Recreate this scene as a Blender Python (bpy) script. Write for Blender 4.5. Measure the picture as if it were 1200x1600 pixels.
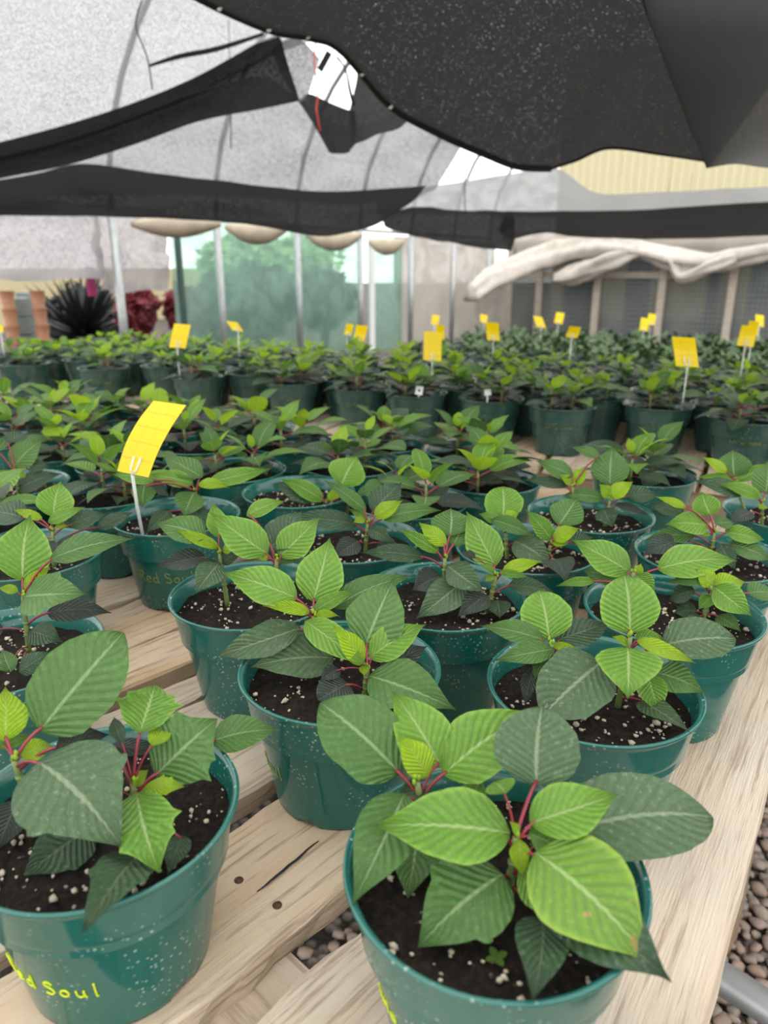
import bpy, bmesh, math, random
from mathutils import Vector, Matrix, noise
random.seed(7)
S = bpy.context.scene
COL = S.collection
for o in list(bpy.data.objects): bpy.data.objects.remove(o)

# ------------------------------------------------------------------ camera
PITCH, F, RIM, HC = math.radians(18.42), 1150.0, 0.86, 0.3094
CAMZ = RIM + HC
CP, SP = math.cos(PITCH), math.sin(PITCH)
cam = bpy.data.cameras.new('camera'); camo = bpy.data.objects.new('camera', cam); COL.objects.link(camo)
cam.sensor_fit = 'VERTICAL'; cam.sensor_height = 34.6; cam.lens = 34.6 * F / 1600
cam.clip_start = 0.02; cam.clip_end = 200
camo.location = (0, 0, CAMZ); camo.rotation_euler = (math.pi / 2 - PITCH, 0, 0)
cam.dof.use_dof = True; cam.dof.focus_distance = 0.62; cam.dof.aperture_fstop = 7.0
S.camera = camo
# ------------------------------------------------------------------ light: one even overcast sky
W = bpy.data.worlds.new('sky'); S.world = W; W.use_nodes = True
bg = W.node_tree.nodes['Background']; bg.inputs[0].default_value = (1.0, 0.985, 0.955, 1); bg.inputs[1].default_value = 1.3
S.view_settings.view_transform = 'Standard'; S.view_settings.look = 'None'
S.view_settings.gamma = 1; S.view_settings.exposure = 1.0; S.view_settings.use_curve_mapping = False
S.cycles.max_bounces = 8; S.cycles.transparent_max_bounces = 16; S.cycles.diffuse_bounces = 4
S.cycles.caustics_reflective = False; S.cycles.caustics_refractive = False

# ------------------------------------------------------------------ geometry of the place
def ray(px, py):
    xc, yc = (px - 600) / F, (py - 800) / F
    return Vector((xc, CP - yc * SP, -SP - yc * CP))
def pt(px, py, Y):
    d = ray(px, py); return Vector((0, 0, CAMZ)) + d * (Y / d.y)
def onz(px, py, z):
    d = ray(px, py); return Vector((0, 0, CAMZ)) + d * ((z - CAMZ) / d.z)
def to_px(p):
    q = Vector(p) - Vector((0, 0, CAMZ)); z = q.y * CP - q.z * SP
    return 600 + F * q.x / z, 800 - F * (q.y * SP + q.z * CP) / z, z
BENCH = RIM - 0.116          # top of the two front benches
BENCH3 = BENCH - 0.17        # lower bench at the back
UP = Vector((0, 0, 1))

# ------------------------------------------------------------------ object helpers
def tag(o, label=None, cat=None, group=None, kind=None):
    if label: o['label'] = label
    if cat: o['category'] = cat
    if group: o['group'] = group
    if kind: o['kind'] = kind
    return o
def empty(name, loc=(0, 0, 0), rz=0, parent=None):
    o = bpy.data.objects.new(name, None); o.location = loc; o.rotation_euler = (0, 0, rz)
    o.empty_display_size = 0.05; COL.objects.link(o)
    if parent: o.parent = parent
    return o
def link(name, me, parent=None, loc=None, rot=None, scale=None):
    o = bpy.data.objects.new(name, me); COL.objects.link(o)
    if parent: o.parent = parent
    if loc is not None: o.location = loc
    if rot is not None: o.rotation_euler = rot
    if scale is not None: o.scale = scale
    return o
def mesh(name, vs, fs, mat=None, uvs=None, smooth=True):
    me = bpy.data.meshes.new(name); me.from_pydata([tuple(v) for v in vs], [], fs)
    if mat: me.materials.append(mat)
    if uvs:
        l = me.uv_layers.new(name='uv')
        flat = []
        for f in fs:
            for i in f: flat += uvs[i]
        l.data.foreach_set('uv', flat)
    if smooth: me.polygons.foreach_set('use_smooth', [True] * len(me.polygons))
    me.update(); return me
_b = bmesh.new(); bmesh.ops.create_icosphere(_b, subdivisions=1, radius=1)
ICO_V = [tuple(v.co) for v in _b.verts]; ICO_F = [tuple(v.index for v in f.verts) for f in _b.faces]; _b.free()
class MB:
    def __init__(s): s.v = []; s.f = []
    def box(s, c, size, M=None, jit=0):
        n = len(s.v); hx, hy, hz = size[0] / 2, size[1] / 2, size[2] / 2
        for x, y, z in ((-1,-1,-1),(1,-1,-1),(1,1,-1),(-1,1,-1),(-1,-1,1),(1,-1,1),(1,1,1),(-1,1,1)):
            p = Vector((x*hx, y*hy, z*hz))
            if jit: p += Vector([random.uniform(-jit, jit) for _ in range(3)])
            if M: p = M @ p
            s.v.append(p + Vector(c))
        for f in ((0,3,2,1),(4,5,6,7),(0,1,5,4),(1,2,6,5),(2,3,7,6),(3,0,4,7)): s.f.append(tuple(i + n for i in f))
        return s
    def tube(s, pts, r, n=8, cap=True):
        pts = [Vector(p) for p in pts]; k = len(pts); rs = r if isinstance(r, (list, tuple)) else [r] * k
        b = len(s.v); prev = None
        for i, p in enumerate(pts):
            t = (pts[min(i+1, k-1)] - pts[max(i-1, 0)]); t = t.normalized() if t.length > 1e-9 else Vector((0, 0, 1))
            if prev is None:
                a = t.cross(UP) if abs(t.z) < .9 else t.cross(Vector((1, 0, 0)))
            else: a = prev - t * prev.dot(t)
            a.normalize(); prev = a; c = t.cross(a)
            for j in range(n):
                th = 2 * math.pi * j / n; s.v.append(p + (a * math.cos(th) + c * math.sin(th)) * rs[i])
        for i in range(k - 1):
            for j in range(n):
                s.f.append((b+i*n+j, b+i*n+(j+1) % n, b+(i+1)*n+(j+1) % n, b+(i+1)*n+j))
        if cap:
            s.f.append(tuple(b + j for j in reversed(range(n)))); s.f.append(tuple(b+(k-1)*n+j for j in range(n)))
        return s
    def lump(s, c, r, sq=(1, 1, 1), jit=.25):
        n = len(s.v)
        for d in ICO_V:
            k = r * random.uniform(1 - jit, 1 + jit); s.v.append(Vector((c[0]+d[0]*k*sq[0], c[1]+d[1]*k*sq[1], c[2]+d[2]*k*sq[2])))
        for f in ICO_F: s.f.append(tuple(i + n for i in f))
        return s
    def me(s, name, mat, smooth=True): return mesh(name, s.v, s.f, mat, smooth=smooth)
    def build(s, name, mat, parent=None, smooth=True, origin=None):
        if origin is not None: s.v = [Vector(v) - Vector(origin) for v in s.v]
        return link(name, s.me(name, mat, smooth), parent, origin)
def lathe(prof, n=48, notch=None):
    vs, fs = [], []
    for i, (r, z) in enumerate(prof):
        for j in range(n):
            a = 2 * math.pi * j / n; zz = z
            if notch and i in notch and (j % (n // 6)) in (0, 1, 2): zz += .005
            vs.append((r * math.cos(a), r * math.sin(a), zz))
    for i in range(len(prof) - 1):
        for j in range(n):
            fs.append((i*n+j, i*n+(j+1) % n, (i+1)*n+(j+1) % n, (i+1)*n+j))
    return vs, fs
def catmull(P, t):
    k = len(P) - 1; x = t * k; i = min(int(x), k - 1); f = x - i
    a, b, c, d = P[max(i-1, 0)], P[i], P[i+1], P[min(i+2, k)]
    return b*1.0 + (c - a) * (.5*f) + (a*2 - b*5 + c*4 - d) * (.5*f*f) + (b*3 - a - c*3 + d) * (.5*f*f*f)
def patch(name, rows, mat, nu=28, nv=16, wr=0.0, wf=2.0, parent=None, seed=0, bulge=0.0):
    """rows of world points -> smooth sheet"""
    vs, fs, uv = [], [], []
    R = [[Vector(p) for p in r] for r in rows]
    for j in range(nv + 1):
        for i in range(nu + 1):
            colp = [catmull(r, i / nu) for r in R]
            p = catmull(colp, j / nv) if len(colp) > 1 else colp[0]
            if wr: p = p + Vector((0, 1, .25)) * wr * noise.noise(Vector((p.x * wf + seed, p.y * wf * .6, p.z * wf * 1.7)))
            if bulge: p = p + Vector((0, -1, 0)) * bulge * math.sin(math.pi * j / nv)
            vs.append(p); uv.append((i / nu, j / nv))
    for j in range(nv):
        for i in range(nu):
            a = j * (nu + 1) + i; fs.append((a, a + 1, a + nu + 2, a + nu + 1))
    o = vs[len(vs)//2].copy(); vs = [v - o for v in vs]
    return link(name, mesh(name, vs, fs, mat, uv), parent, o)

# ------------------------------------------------------------------ materials
class NT:
    def __init__(s, name):
        s.m = bpy.data.materials.new(name); s.m.use_nodes = True; s.t = s.m.node_tree; s.t.nodes.clear()
        s.out = s.t.nodes.new('ShaderNodeOutputMaterial')
    def n(s, ty, **kw):
        x = s.t.nodes.new('ShaderNode' + ty)
        for k, v in kw.items():
            if k.startswith('i_'):
                kk = k[2:]; kk = int(kk) if kk.isdigit() else kk.replace('_', ' ')
                s.put(x.inputs[kk], v)
            else: setattr(x, k, v)
        return x
    def put(s, sock, v):
        if isinstance(v, bpy.types.NodeSocket): s.t.links.new(v, sock)
        elif isinstance(v, bpy.types.Node): s.t.links.new(v.outputs[0], sock)
        elif isinstance(v, (tuple, list)) and len(v) == 3 and sock.type == 'RGBA': sock.default_value = (*v, 1)
        else: sock.default_value = v
    def math(s, op, a, b=0.0, c=0.0, clamp=False):
        x = s.n('Math', operation=op, use_clamp=clamp); s.put(x.inputs[0], a); s.put(x.inputs[1], b); s.put(x.inputs[2], c); return x.outputs[0]
    def mix(s, f, a, b):
        x = s.n('Mix', data_type='RGBA'); s.put(x.inputs[0], f); s.put(x.inputs[6], a); s.put(x.inputs[7], b); return x.outputs[2]
    def ss(s, v, lo, hi):
        x = s.n('MapRange', interpolation_type='SMOOTHSTEP'); s.put(x.inputs[0], v); x.inputs[1].default_value = lo; x.inputs[2].default_value = hi; return x.outputs[0]
    def noise(s, vec, scale, detail=3, rough=.5):
        x = s.n('TexNoise'); s.put(x.inputs['Vector'], vec); x.inputs['Scale'].default_value = scale; x.inputs['Detail'].default_value = detail; x.inputs['Roughness'].default_value = rough; return x.outputs[0]
    def obj(s, scale=None, which='Object'):
        c = s.n('TexCoord').outputs[which]
        if scale is None: return c
        m = s.n('Mapping'); s.put(m.inputs['Vector'], c); m.inputs['Scale'].default_value = scale; return m.outputs[0]
    def rand(s): return s.n('ObjectInfo').outputs['Random']
    def pbr(s, col, rough=.5, normal=None, metal=0, spec=.5, surf=True):
        b = s.n('BsdfPrincipled'); s.put(b.inputs['Base Color'], col); s.put(b.inputs['Roughness'], rough)
        s.put(b.inputs['Metallic'], metal); s.put(b.inputs['Specular IOR Level'], spec)
        if normal: s.put(b.inputs['Normal'], normal)
        if surf: s.t.links.new(b.outputs[0], s.out.inputs[0])
        return b.outputs[0]
    def bump(s, h, strength=.3, dist=.002):
        b = s.n('Bump'); s.put(b.inputs['Height'], h); b.inputs['Strength'].default_value = strength; b.inputs['Distance'].default_value = dist; return b.outputs[0]
    def fin(s, sh): s.t.links.new(sh, s.out.inputs[0]); return s.m
    def mixs(s, f, a, b):
        x = s.n('MixShader'); s.put(x.inputs[0], f); s.t.links.new(a, x.inputs[1]); s.t.links.new(b, x.inputs[2]); return x.outputs[0]

def plain(name, col, rough=.5, metal=0, var=0.12, scale=30, spec=.5):
    k = NT(name); nz = k.noise(k.obj(), scale, 4)
    c = k.mix(nz, tuple(x * (1 - var * 2) for x in col), tuple(min(1, x * (1 + var * 2)) for x in col))
    k.pbr(c, rough, metal=metal, spec=spec); return k.m

def leaf_mat(name, col, col2, vein, vs=.5, rough=.40, dust=0.0, trans=.25, edge=None, spots=0.0):
    k = NT(name); uv = k.n('TexCoord').outputs['UV']
    sp = k.n('SeparateXYZ'); k.put(sp.inputs[0], uv); u, v = sp.outputs[0], sp.outputs[1]
    s_ = k.math('ABSOLUTE', k.math('MULTIPLY_ADD', u, 2.0, -1.0))
    sg = k.math('GREATER_THAN', u, .5)
    wob = k.math('MULTIPLY', k.noise(k.obj(), 60, 2), .03)
    ph = k.math('MULTIPLY', k.math('ADD', k.math('MULTIPLY_ADD', k.math('POWER', s_, .85), -.30, v), wob), 10.5)
    ph = k.math('MULTIPLY_ADD', sg, .45, ph)
    fr = k.math('FRACT', k.math('ADD', ph, 8.0))
    d = k.math('MULTIPLY', k.math('ABSOLUTE', k.math('SUBTRACT', fr, .5)), 2.0)
    vm = k.math('MULTIPLY', k.ss(d, .86, .985), k.math('MULTIPLY_ADD', s_, -.6, .9))
    mr = k.ss(s_, .075, .02)
    vm = k.math('MAXIMUM', vm, mr)
    rnd = k.rand(); nz = k.noise(k.obj(), 35, 4)
    base = k.mix(k.math('MULTIPLY_ADD', nz, .8, k.math('MULTIPLY_ADD', rnd, .5, -.15), clamp=True), col, col2)
    fine = k.noise(k.obj(), 420, 3)
    base = k.mix(k.math('MULTIPLY', k.ss(fine, .45, .75), .35), base, tuple(min(1, c * 1.7) for c in col2))
    base = k.mix(k.math('MULTIPLY', k.ss(d, .35, .95), .30), base, tuple(c * .55 for c in col))  # shade of the quilting valleys along the veins, painted into the leaf colour
    if edge: base = k.mix(k.math('MULTIPLY', k.ss(s_, .80, 1.0), .7), base, edge)
    c = k.mix(k.math('MULTIPLY', vm, vs), base, vein)
    if dust:
        dn = k.ss(k.noise(k.obj(), 260, 4, .7), .55, .72)
        c = k.mix(k.math('MULTIPLY', dn, dust), c, (.42, .45, .42))
    if spots:
        sn = k.ss(k.noise(k.obj(), 75, 3, .6), .66, .74)
        c = k.mix(k.math('MULTIPLY', sn, spots), c, (.45, .27, .10))
    h = k.math('SUBTRACT', k.math('MULTIPLY', k.math('SUBTRACT', 1.0, d), .6), k.math('MULTIPLY', vm, .35))
    h = k.math('ADD', h, k.math('MULTIPLY', k.noise(k.obj(), 300, 2), .25))
    nm = k.bump(h, .8, .0022)
    a = k.pbr(c, rough, nm, spec=.36, surf=False)
    tr = k.n('BsdfTranslucent'); k.put(tr.inputs[0], k.mix(.6, c, tuple(min(1, x * 1.5) for x in col2)))
    return k.fin(k.mixs(trans, a, tr.outputs[0]))
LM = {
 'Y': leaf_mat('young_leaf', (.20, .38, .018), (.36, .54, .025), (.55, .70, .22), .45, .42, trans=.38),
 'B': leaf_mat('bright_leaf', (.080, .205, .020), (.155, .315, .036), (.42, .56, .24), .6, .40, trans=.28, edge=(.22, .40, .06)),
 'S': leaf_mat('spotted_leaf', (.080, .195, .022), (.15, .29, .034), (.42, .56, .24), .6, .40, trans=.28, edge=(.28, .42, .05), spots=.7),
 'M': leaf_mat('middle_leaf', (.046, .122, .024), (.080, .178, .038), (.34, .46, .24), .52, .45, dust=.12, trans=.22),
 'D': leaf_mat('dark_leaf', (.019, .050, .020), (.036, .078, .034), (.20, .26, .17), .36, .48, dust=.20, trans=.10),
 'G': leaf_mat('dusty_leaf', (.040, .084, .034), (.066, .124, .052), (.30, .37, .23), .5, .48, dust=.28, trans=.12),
 'K': leaf_mat('dark_old_leaf', (.017, .029, .021), (.030, .043, .033), (.14, .17, .14), .35, .5, dust=.15, trans=.06),  # darkest leaf colour, a purple-grey
}
M_PET = plain('red_petiole', (.19, .016, .028), .4, var=.25, scale=60)
M_STEM = plain('green_stem', (.12, .17, .045), .5, var=.25, scale=80)
def pot_mat(name, col, col2, spk):
    k = NT(name); n1 = k.noise(k.obj(), 9, 3); c = k.mix(n1, col, col2)
    v = k.n('TexVoronoi'); k.put(v.inputs['Vector'], k.obj()); v.inputs['Scale'].default_value = 230
    dots = k.math('MULTIPLY', k.ss(v.outputs['Distance'], .30, .14), k.ss(k.noise(k.obj(), 22, 3), .44, .62))
    c = k.mix(k.math('MULTIPLY', dots, spk), c, (.50, .58, .54))
    film = k.ss(k.noise(k.obj((1, 1, .35)), 18, 4), .42, .8)
    c = k.mix(k.math('MULTIPLY', film, .10), c, (.26, .36, .33))
    k.pbr(c, k.math('MULTIPLY_ADD', film, .14, .10), spec=.55); return k.m
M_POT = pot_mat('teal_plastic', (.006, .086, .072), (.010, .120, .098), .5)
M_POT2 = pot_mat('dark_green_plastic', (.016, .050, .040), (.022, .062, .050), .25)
def soil_mat():
    k = NT('potting_soil'); n1 = k.noise(k.obj(), 220, 5, .7)
    c = k.mix(k.ss(n1, .35, .75), (.004, .003, .0022), (.026, .017, .012))
    v = k.n('TexVoronoi'); k.put(v.inputs['Vector'], k.obj()); v.inputs['Scale'].default_value = 170
    d = k.math('MULTIPLY', k.ss(v.outputs['Distance'], .26, .12), k.ss(k.noise(k.obj(), 90, 2), .55, .68))
    c = k.mix(d, c, (.34, .29, .23))
    k.pbr(c, .85, k.bump(n1, .9, .004), spec=.2); return k.m
M_SOIL = soil_mat()
M_PERL = plain('perlite', (.46, .40, .31), .85, var=.35, scale=60)
def wood_mat(name, a, b, dark):
    k = NT(name); r = k.rand(); co = k.obj()
    off = k.n('VectorMath', operation='ADD'); k.put(off.inputs[0], co)
    cx = k.n('CombineXYZ'); k.put(cx.inputs[0], k.math('MULTIPLY', r, 9.0)); k.put(cx.inputs[1], k.math('MULTIPLY', r, 5.0)); k.t.links.new(cx.outputs[0], off.inputs[1])
    def mp(sc):
        m = k.n('Mapping'); k.put(m.inputs['Vector'], off.outputs[0]); m.inputs['Scale'].default_value = sc; return m.outputs[0]
    grain = k.noise(mp((3, 60, 60)), 3.0, 6, .65)
    broad = k.noise(mp((1.2, 9, 9)), 2.5, 3)
    patchy = k.noise(mp((2, 3, 3)), 3.0, 3)
    c = k.mix(k.ss(broad, .3, .7), a, b)
    c = k.mix(k.math('MULTIPLY', k.ss(grain, .50, .66), .8), c, dark)
    c = k.mix(k.math('MULTIPLY', k.ss(patchy, .5, .75), .35), c, (.42, .39, .35))
    c = k.mix(k.math('MULTIPLY', r, .22), c, (.44, .40, .35))
    fine = k.noise(mp((8, 160, 160)), 4.0, 3)
    crk = k.ss(k.noise(mp((1.5, 45, 45)), 2.2, 2), .70, .76)
    c = k.mix(k.math('MULTIPLY', crk, .7), c, (.06, .04, .03))
    h = k.math('ADD', k.math('MULTIPLY', grain, .7), k.math('MULTIPLY', fine, .5))
    k.pbr(c, .8, k.bump(k.math('SUBTRACT', h, k.math('MULTIPLY', crk, .8)), .5, .0025), spec=.25); return k.m
M_WOOD = wood_mat('weathered_wood', (.50, .34, .20), (.58, .47, .35), (.24, .155, .09))
M_WOOD2 = wood_mat('bleached_wood', (.52, .405, .29), (.60, .52, .42), (.29, .20, .13))
M_WOODB = wood_mat('brown_wood', (.22, .14, .08), (.30, .21, .13), (.10, .06, .04))
M_STUD = wood_mat('grey_stud_wood', (.42, .36, .30), (.50, .45, .39), (.25, .20, .16))
M_NAIL = plain('rusty_nail', (.10, .045, .03), .6, metal=.6, var=.4, scale=300)
M_STEEL = plain('galvanised_steel', (.42, .44, .45), .42, metal=.7, var=.12, scale=25)
M_HOOP = plain('grey_hoop_pipe', (.26, .26, .27), .5, metal=.5)
M_YPEN = plain('yellow_paint_pen', (.52, .62, .02), .5, var=.05)
M_YPEN2 = plain('faded_paint_pen', (.22, .27, .06), .6, var=.05)
M_WHITE = plain('white_plastic', (.75, .76, .76), .5, var=.04)
M_BLACK = plain('black_webbing', (.006, .006, .006), .8, var=.2, scale=200)
M_RED = plain('red_twine', (.62, .06, .05), .7)
M_CLEAR = None
def clear_mat():
    k = NT('clear_plastic_stake'); a = k.pbr((.8, .82, .82), .15, spec=.8, surf=False); t = k.n('BsdfTransparent')
    return k.fin(k.mixs(.55, t.outputs[0], a))
M_CLEAR = clear_mat()
def card_mat():
    k = NT('yellow_sticky_film'); sp = k.n('SeparateXYZ'); k.put(sp.inputs[0], k.n('TexCoord').outputs['UV'])
    def lines(x, n, w):
        f = k.math('FRACT', k.math('MULTIPLY', x, n)); return k.ss(k.math('ABSOLUTE', k.math('SUBTRACT', f, .5)), .5 - w, .5)
    inner = k.math('MULTIPLY', k.math('MULTIPLY', k.ss(sp.outputs[0], .04, .06), k.ss(sp.outputs[0], .96, .94)), k.math('MULTIPLY', k.ss(sp.outputs[1], .14, .16), k.ss(sp.outputs[1], .86, .84)))
    dash = k.math('GREATER_THAN', k.math('FRACT', k.math('MULTIPLY', sp.outputs[1], 60.0)), .45)
    l = k.math('MAXIMUM', k.math('MULTIPLY', lines(sp.outputs[0], 3, .035), dash), lines(k.math('ADD', sp.outputs[1], .0), 5, .03))
    bugs = k.ss(k.noise(k.obj(), 170, 2), .74, .78)
    c = k.mix(k.math('MULTIPLY', k.math('MULTIPLY', l, inner), .9), (.95, .68, .0), (.30, .23, .0))
    c = k.mix(k.math('MULTIPLY', bugs, .6), c, (.12, .09, .0))
    a = k.pbr(c, .28, spec=.5, surf=False); t = k.n('BsdfTranslucent'); k.put(t.inputs[0], (.95, .72, .0))
    return k.fin(k.mixs(.4, a, t.outputs[0]))
M_CARD = card_mat()
def cloth_mat(name, col, tcol, lo, hi, scale=150, trans=.5, a=.42, b=.60, tint=(1, 1, 1), pin=0.0):
    """woven cloth or film: cover varies between lo and hi with the weave, pin = scattered pinholes"""
    k = NT(name); co = k.obj(); n1 = k.noise(co, scale, 2, .6); n2 = k.noise(co, 3.0, 4)
    op = k.math('MULTIPLY_ADD', k.ss(n1, a, b), hi - lo, lo)
    if pin: op = k.math('SUBTRACT', op, k.math('MULTIPLY', k.ss(k.noise(co, 190, 2, .5), .64, .76), pin))
    op = k.math('ADD', op, k.math('MULTIPLY', k.math('SUBTRACT', n2, .5), .05 if hi < .99 else 0.0), clamp=True)
    d = k.n('BsdfDiffuse'); k.put(d.inputs[0], k.mix(n2, col, tuple(c * .7 for c in col))); t = k.n('BsdfTranslucent'); k.put(t.inputs[0], tcol)
    tr = k.n('BsdfTransparent'); k.put(tr.inputs[0], tint)
    return k.fin(k.mixs(op, tr.outputs[0], k.mixs(trans, d.outputs[0], t.outputs[0])))
C_LIGHT = cloth_mat('light_shade_net', (.10, .10, .11), (.26, .265, .28), .66, .97, 250, .6, .40, .60)
C_LIGHT2 = cloth_mat('grey_shade_net', (.10, .10, .11), (.23, .235, .255), .76, .97, 210, .6, .38, .60)
C_MID = cloth_mat('doubled_shade_net', (.035, .035, .036), (.07, .07, .073), .99, 1.0, 90, .5)
C_DARK = cloth_mat('black_shade_cloth', (.022, .021, .021), (.036, .035, .035), 1.0, 1.0, 90, .5, pin=.28)
C_DARK2 = cloth_mat('charcoal_shade_cloth', (.11, .11, .115), (.13, .13, .135), .95, 1.0, 240, .5, pin=.2)
C_FOLD = cloth_mat('folded_shade_cloth', (.030, .030, .031), (.045, .045, .047), .985, 1.0, 90, .5)
P_GREY = cloth_mat('grey_poly_film', (.40, .41, .42), (.38, .39, .41), .90, .95, 6, .5)
P_GREEN = cloth_mat('green_poly_film', (.22, .38, .32), (.36, .56, .48), .52, .64, 5, .6, tint=(.66, .88, .79))
P_WHITE = cloth_mat('white_poly_film', (.55, .51, .46), (.46, .43, .39), .90, .97, 5, .5)
P_NET = cloth_mat('white_wall_net', (.40, .39, .40), (.42, .41, .43), .88, .96, 40, .6)
P_NET2 = cloth_mat('dusty_wall_net', (.36, .34, .34), (.40, .375, .375), .84, .93, 40, .6)
P_TAN = plain('tan_rolled_film', (.44, .37, .28), .6, var=.2, scale=9)
P_SWAG = plain('dusty_rolled_film', (.52, .48, .43), .55, var=.2, scale=9)
def screen_mat():
    k = NT('insect_screen'); co = k.obj(); n1 = k.noise(co, 2.0, 4)
    sp = k.n('SeparateXYZ'); k.put(sp.inputs[0], co)
    def ln(x): return k.ss(k.math('ABSOLUTE', k.math('SUBTRACT', k.math('FRACT', k.math('MULTIPLY', x, 14.0)), .5)), .40, .5)
    g = k.math('MAXIMUM', ln(k.math('ADD', sp.outputs[0], k.math('MULTIPLY', sp.outputs[1], -.68))), ln(sp.outputs[2]))
    c = k.mix(n1, (.085, .095, .095), (.19, .20, .20)); c = k.mix(k.math('MULTIPLY', g, .5), c, (.30, .32, .33)); d = k.n('BsdfDiffuse'); k.put(d.inputs[0], c); t = k.n('BsdfTransparent')
    return k.fin(k.mixs(.74, t.outputs[0], d.outputs[0]))
P_SCREEN = screen_mat()
def ground_mat():
    k = NT('gravel_ground'); co = k.obj(); v = k.n('TexVoronoi'); k.put(v.inputs['Vector'], co); v.inputs['Scale'].default_value = 45
    c = k.mix(k.noise(v.outputs['Color'], 3, 2), (.12, .085, .065), (.26, .23, .21))
    c = k.mix(k.ss(v.outputs['Distance'], .30, .62), c, (.02, .016, .013))
    k.pbr(c, .9, k.bump(v.outputs['Distance'], 1, .01)); return k.m
def stone_mat():
    k = NT('river_gravel'); r = k.rand(); rp = k.n('ValToRGB'); k.put(rp.inputs[0], r)
    cs = [(0, (.22, .12, .085)), (.2, (.30, .22, .16)), (.4, (.12, .12, .125)), (.6, (.34, .27, .20)), (.8, (.20, .19, .19)), (1, (.38, .24, .18))]
    e = rp.color_ramp.elements
    while len(e) < 6: e.new(.5)
    for x, (p, c) in zip(e, cs): x.position = p; x.color = (*c, 1)
    n1 = k.noise(k.obj(), 90, 4)
    c = k.mix(k.math('MULTIPLY', n1, .6), rp.outputs[0], (.30, .26, .23)); k.pbr(c, .75); return k.m
M_GROUND, M_STONE = ground_mat(), stone_mat()
def building_mat():
    k = NT('cream_metal_siding'); n1 = k.noise(k.obj((6, 6, .15)), 2.0, 3)
    c = k.mix(k.ss(n1, .66, .74), (.60, .55, .36), (.46, .30, .12)); k.pbr(c, .5); return k.m
M_SIDING = building_mat()
M_FOL = {n: plain(n, c, .55, var=.4, scale=6) for n, c in (('hedge_green', (.30, .46, .20)), ('dark_shrub', (.022, .028, .026)), ('red_shrub', (.20, .025, .035)), ('dusk_green', (.045, .075, .06)), ('bench_green', (.045, .10, .022)))}
M_AGAVE = plain('dark_spiky_leaf', (.020, .022, .026), .5, var=.3)
M_CRATE = plain('grey_green_crate', (.20, .24, .23), .6); M_TERRA = plain('terracotta_pot', (.34, .16, .09), .7)
M_PINK = plain('magenta_banner', (.30, .015, .10), .6)
M_BLUE = plain('pale_blue_board', (.30, .44, .48), .6)

# ================================================================== SETTING
fl = link('floor', mesh('floor', [(-40, -15, 0), (40, -15, 0), (40, 60, 0), (-40, 60, 0)], [(0, 1, 2, 3)], M_GROUND)); tag(fl, 'grey and brown gravel ground', 'ground', kind='structure')
def stone_mesh(i):
    bm = bmesh.new(); bmesh.ops.create_icosphere(bm, subdivisions=2, radius=1)
    for v in bm.verts:
        d = v.co.normalized(); v.co *= .82 + .42 * noise.noise(d * 1.1 + Vector((i * 3.1, 0, 0)))
        v.co.z *= .72; v.co.x *= 1.15
    me = bpy.data.meshes.new('pebble'); bm.to_mesh(me); bm.free(); me.materials.append(M_STONE)
    me.polygons.foreach_set('use_smooth', [True] * len(me.polygons)); return me
STN = [stone_mesh(i) for i in range(6)]
def pebbles():
    cand = []
    for i in range(44):
        for j in range(60):
            x = .22 + .0235 * i + random.uniform(-.007, .007); y = .40 + .0235 * j + random.uniform(-.007, .007)
            px, py, z = to_px((x, y, .015))
            if 1085 < px < 1225 and 1130 < py < 1625: cand.append((py, x, y))
    cand.sort(reverse=True)
    for n, (py, x, y) in enumerate(cand[:300]):
        r = random.uniform(.0105, .0185)
        link('pebble', STN[n % 6], fl, (x, y, r * .55), [random.uniform(-.4, .4), random.uniform(-.4, .4), random.uniform(0, 6.3)], (r, r * random.uniform(.75, 1), r * random.uniform(.8, 1)))
    mb = MB()
    for n in range(900):
        x, y = random.uniform(-.3, 1.1), random.uniform(.1, 2.0)
        px, py, z = to_px((x, y, .01))
        if 1085 < px < 1225 and 1130 < py < 1625: continue
        mb.lump((x, y, .008), random.uniform(.009, .016), (1, .9, .7))
    o = mb.build('gravel', M_STONE, fl, True); o['kind'] = 'stuff'
pebbles()

# ---- slatted benches
A1 = math.radians(43); U1 = Vector((math.sin(A1), math.cos(A1), 0)); N1 = Vector((math.cos(A1), -math.sin(A1), 0))
def qt(q, t, z=0): return N1 * q + U1 * t + Vector((0, 0, z))
def plank_mesh(L, Wd, T, mat, rough=.0025, nx=18, seed=0, split=None):
    """a weathered board along local X with worn, uneven edges"""
    vs, fs = [], []; prof = [(-.5, -1), (-.5, -.12), (-.485, 0), (-.25, .012), (0, .0), (.25, .012), (.485, 0), (.5, -.12), (.5, -1)]
    m = len(prof)
    for i in range(nx + 1):
        x = -L/2 + L * i / nx
        for j, (a, b) in enumerate(prof):
            e = rough * noise.noise(Vector((x * 14 + seed * 7, a * 5, b * 3))) + rough * 1.4 * noise.noise(Vector((x * 60, a * 9 + seed, b)))
            vs.append((x, a * Wd + (e * 1.4 if abs(a) > .4 else 0), b * T + (e * .5 if b > -.5 else 0)))
    for i in range(nx):
        for j in range(m - 1): fs.append((i*m+j, (i+1)*m+j, (i+1)*m+j+1, i*m+j+1))
        fs.append((i*m+m-1, (i+1)*m+m-1, (i+1)*m, i*m))
    fs.append(tuple(range(m))); fs.append(tuple(nx*m + j for j in reversed(range(m))))
    return mesh('plank', vs, fs, mat, smooth=False)
b1 = empty('slatted_bench', (0, .8, 0)); tag(b1, 'weathered wooden slatted bench carrying the teal lettered pots beside the gravel', 'bench')
def put(o, parent, loc, rz=0):
    o.parent = parent; o.location = Vector(loc) - Vector(parent.location); o.rotation_euler = (0, 0, rz)
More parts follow.
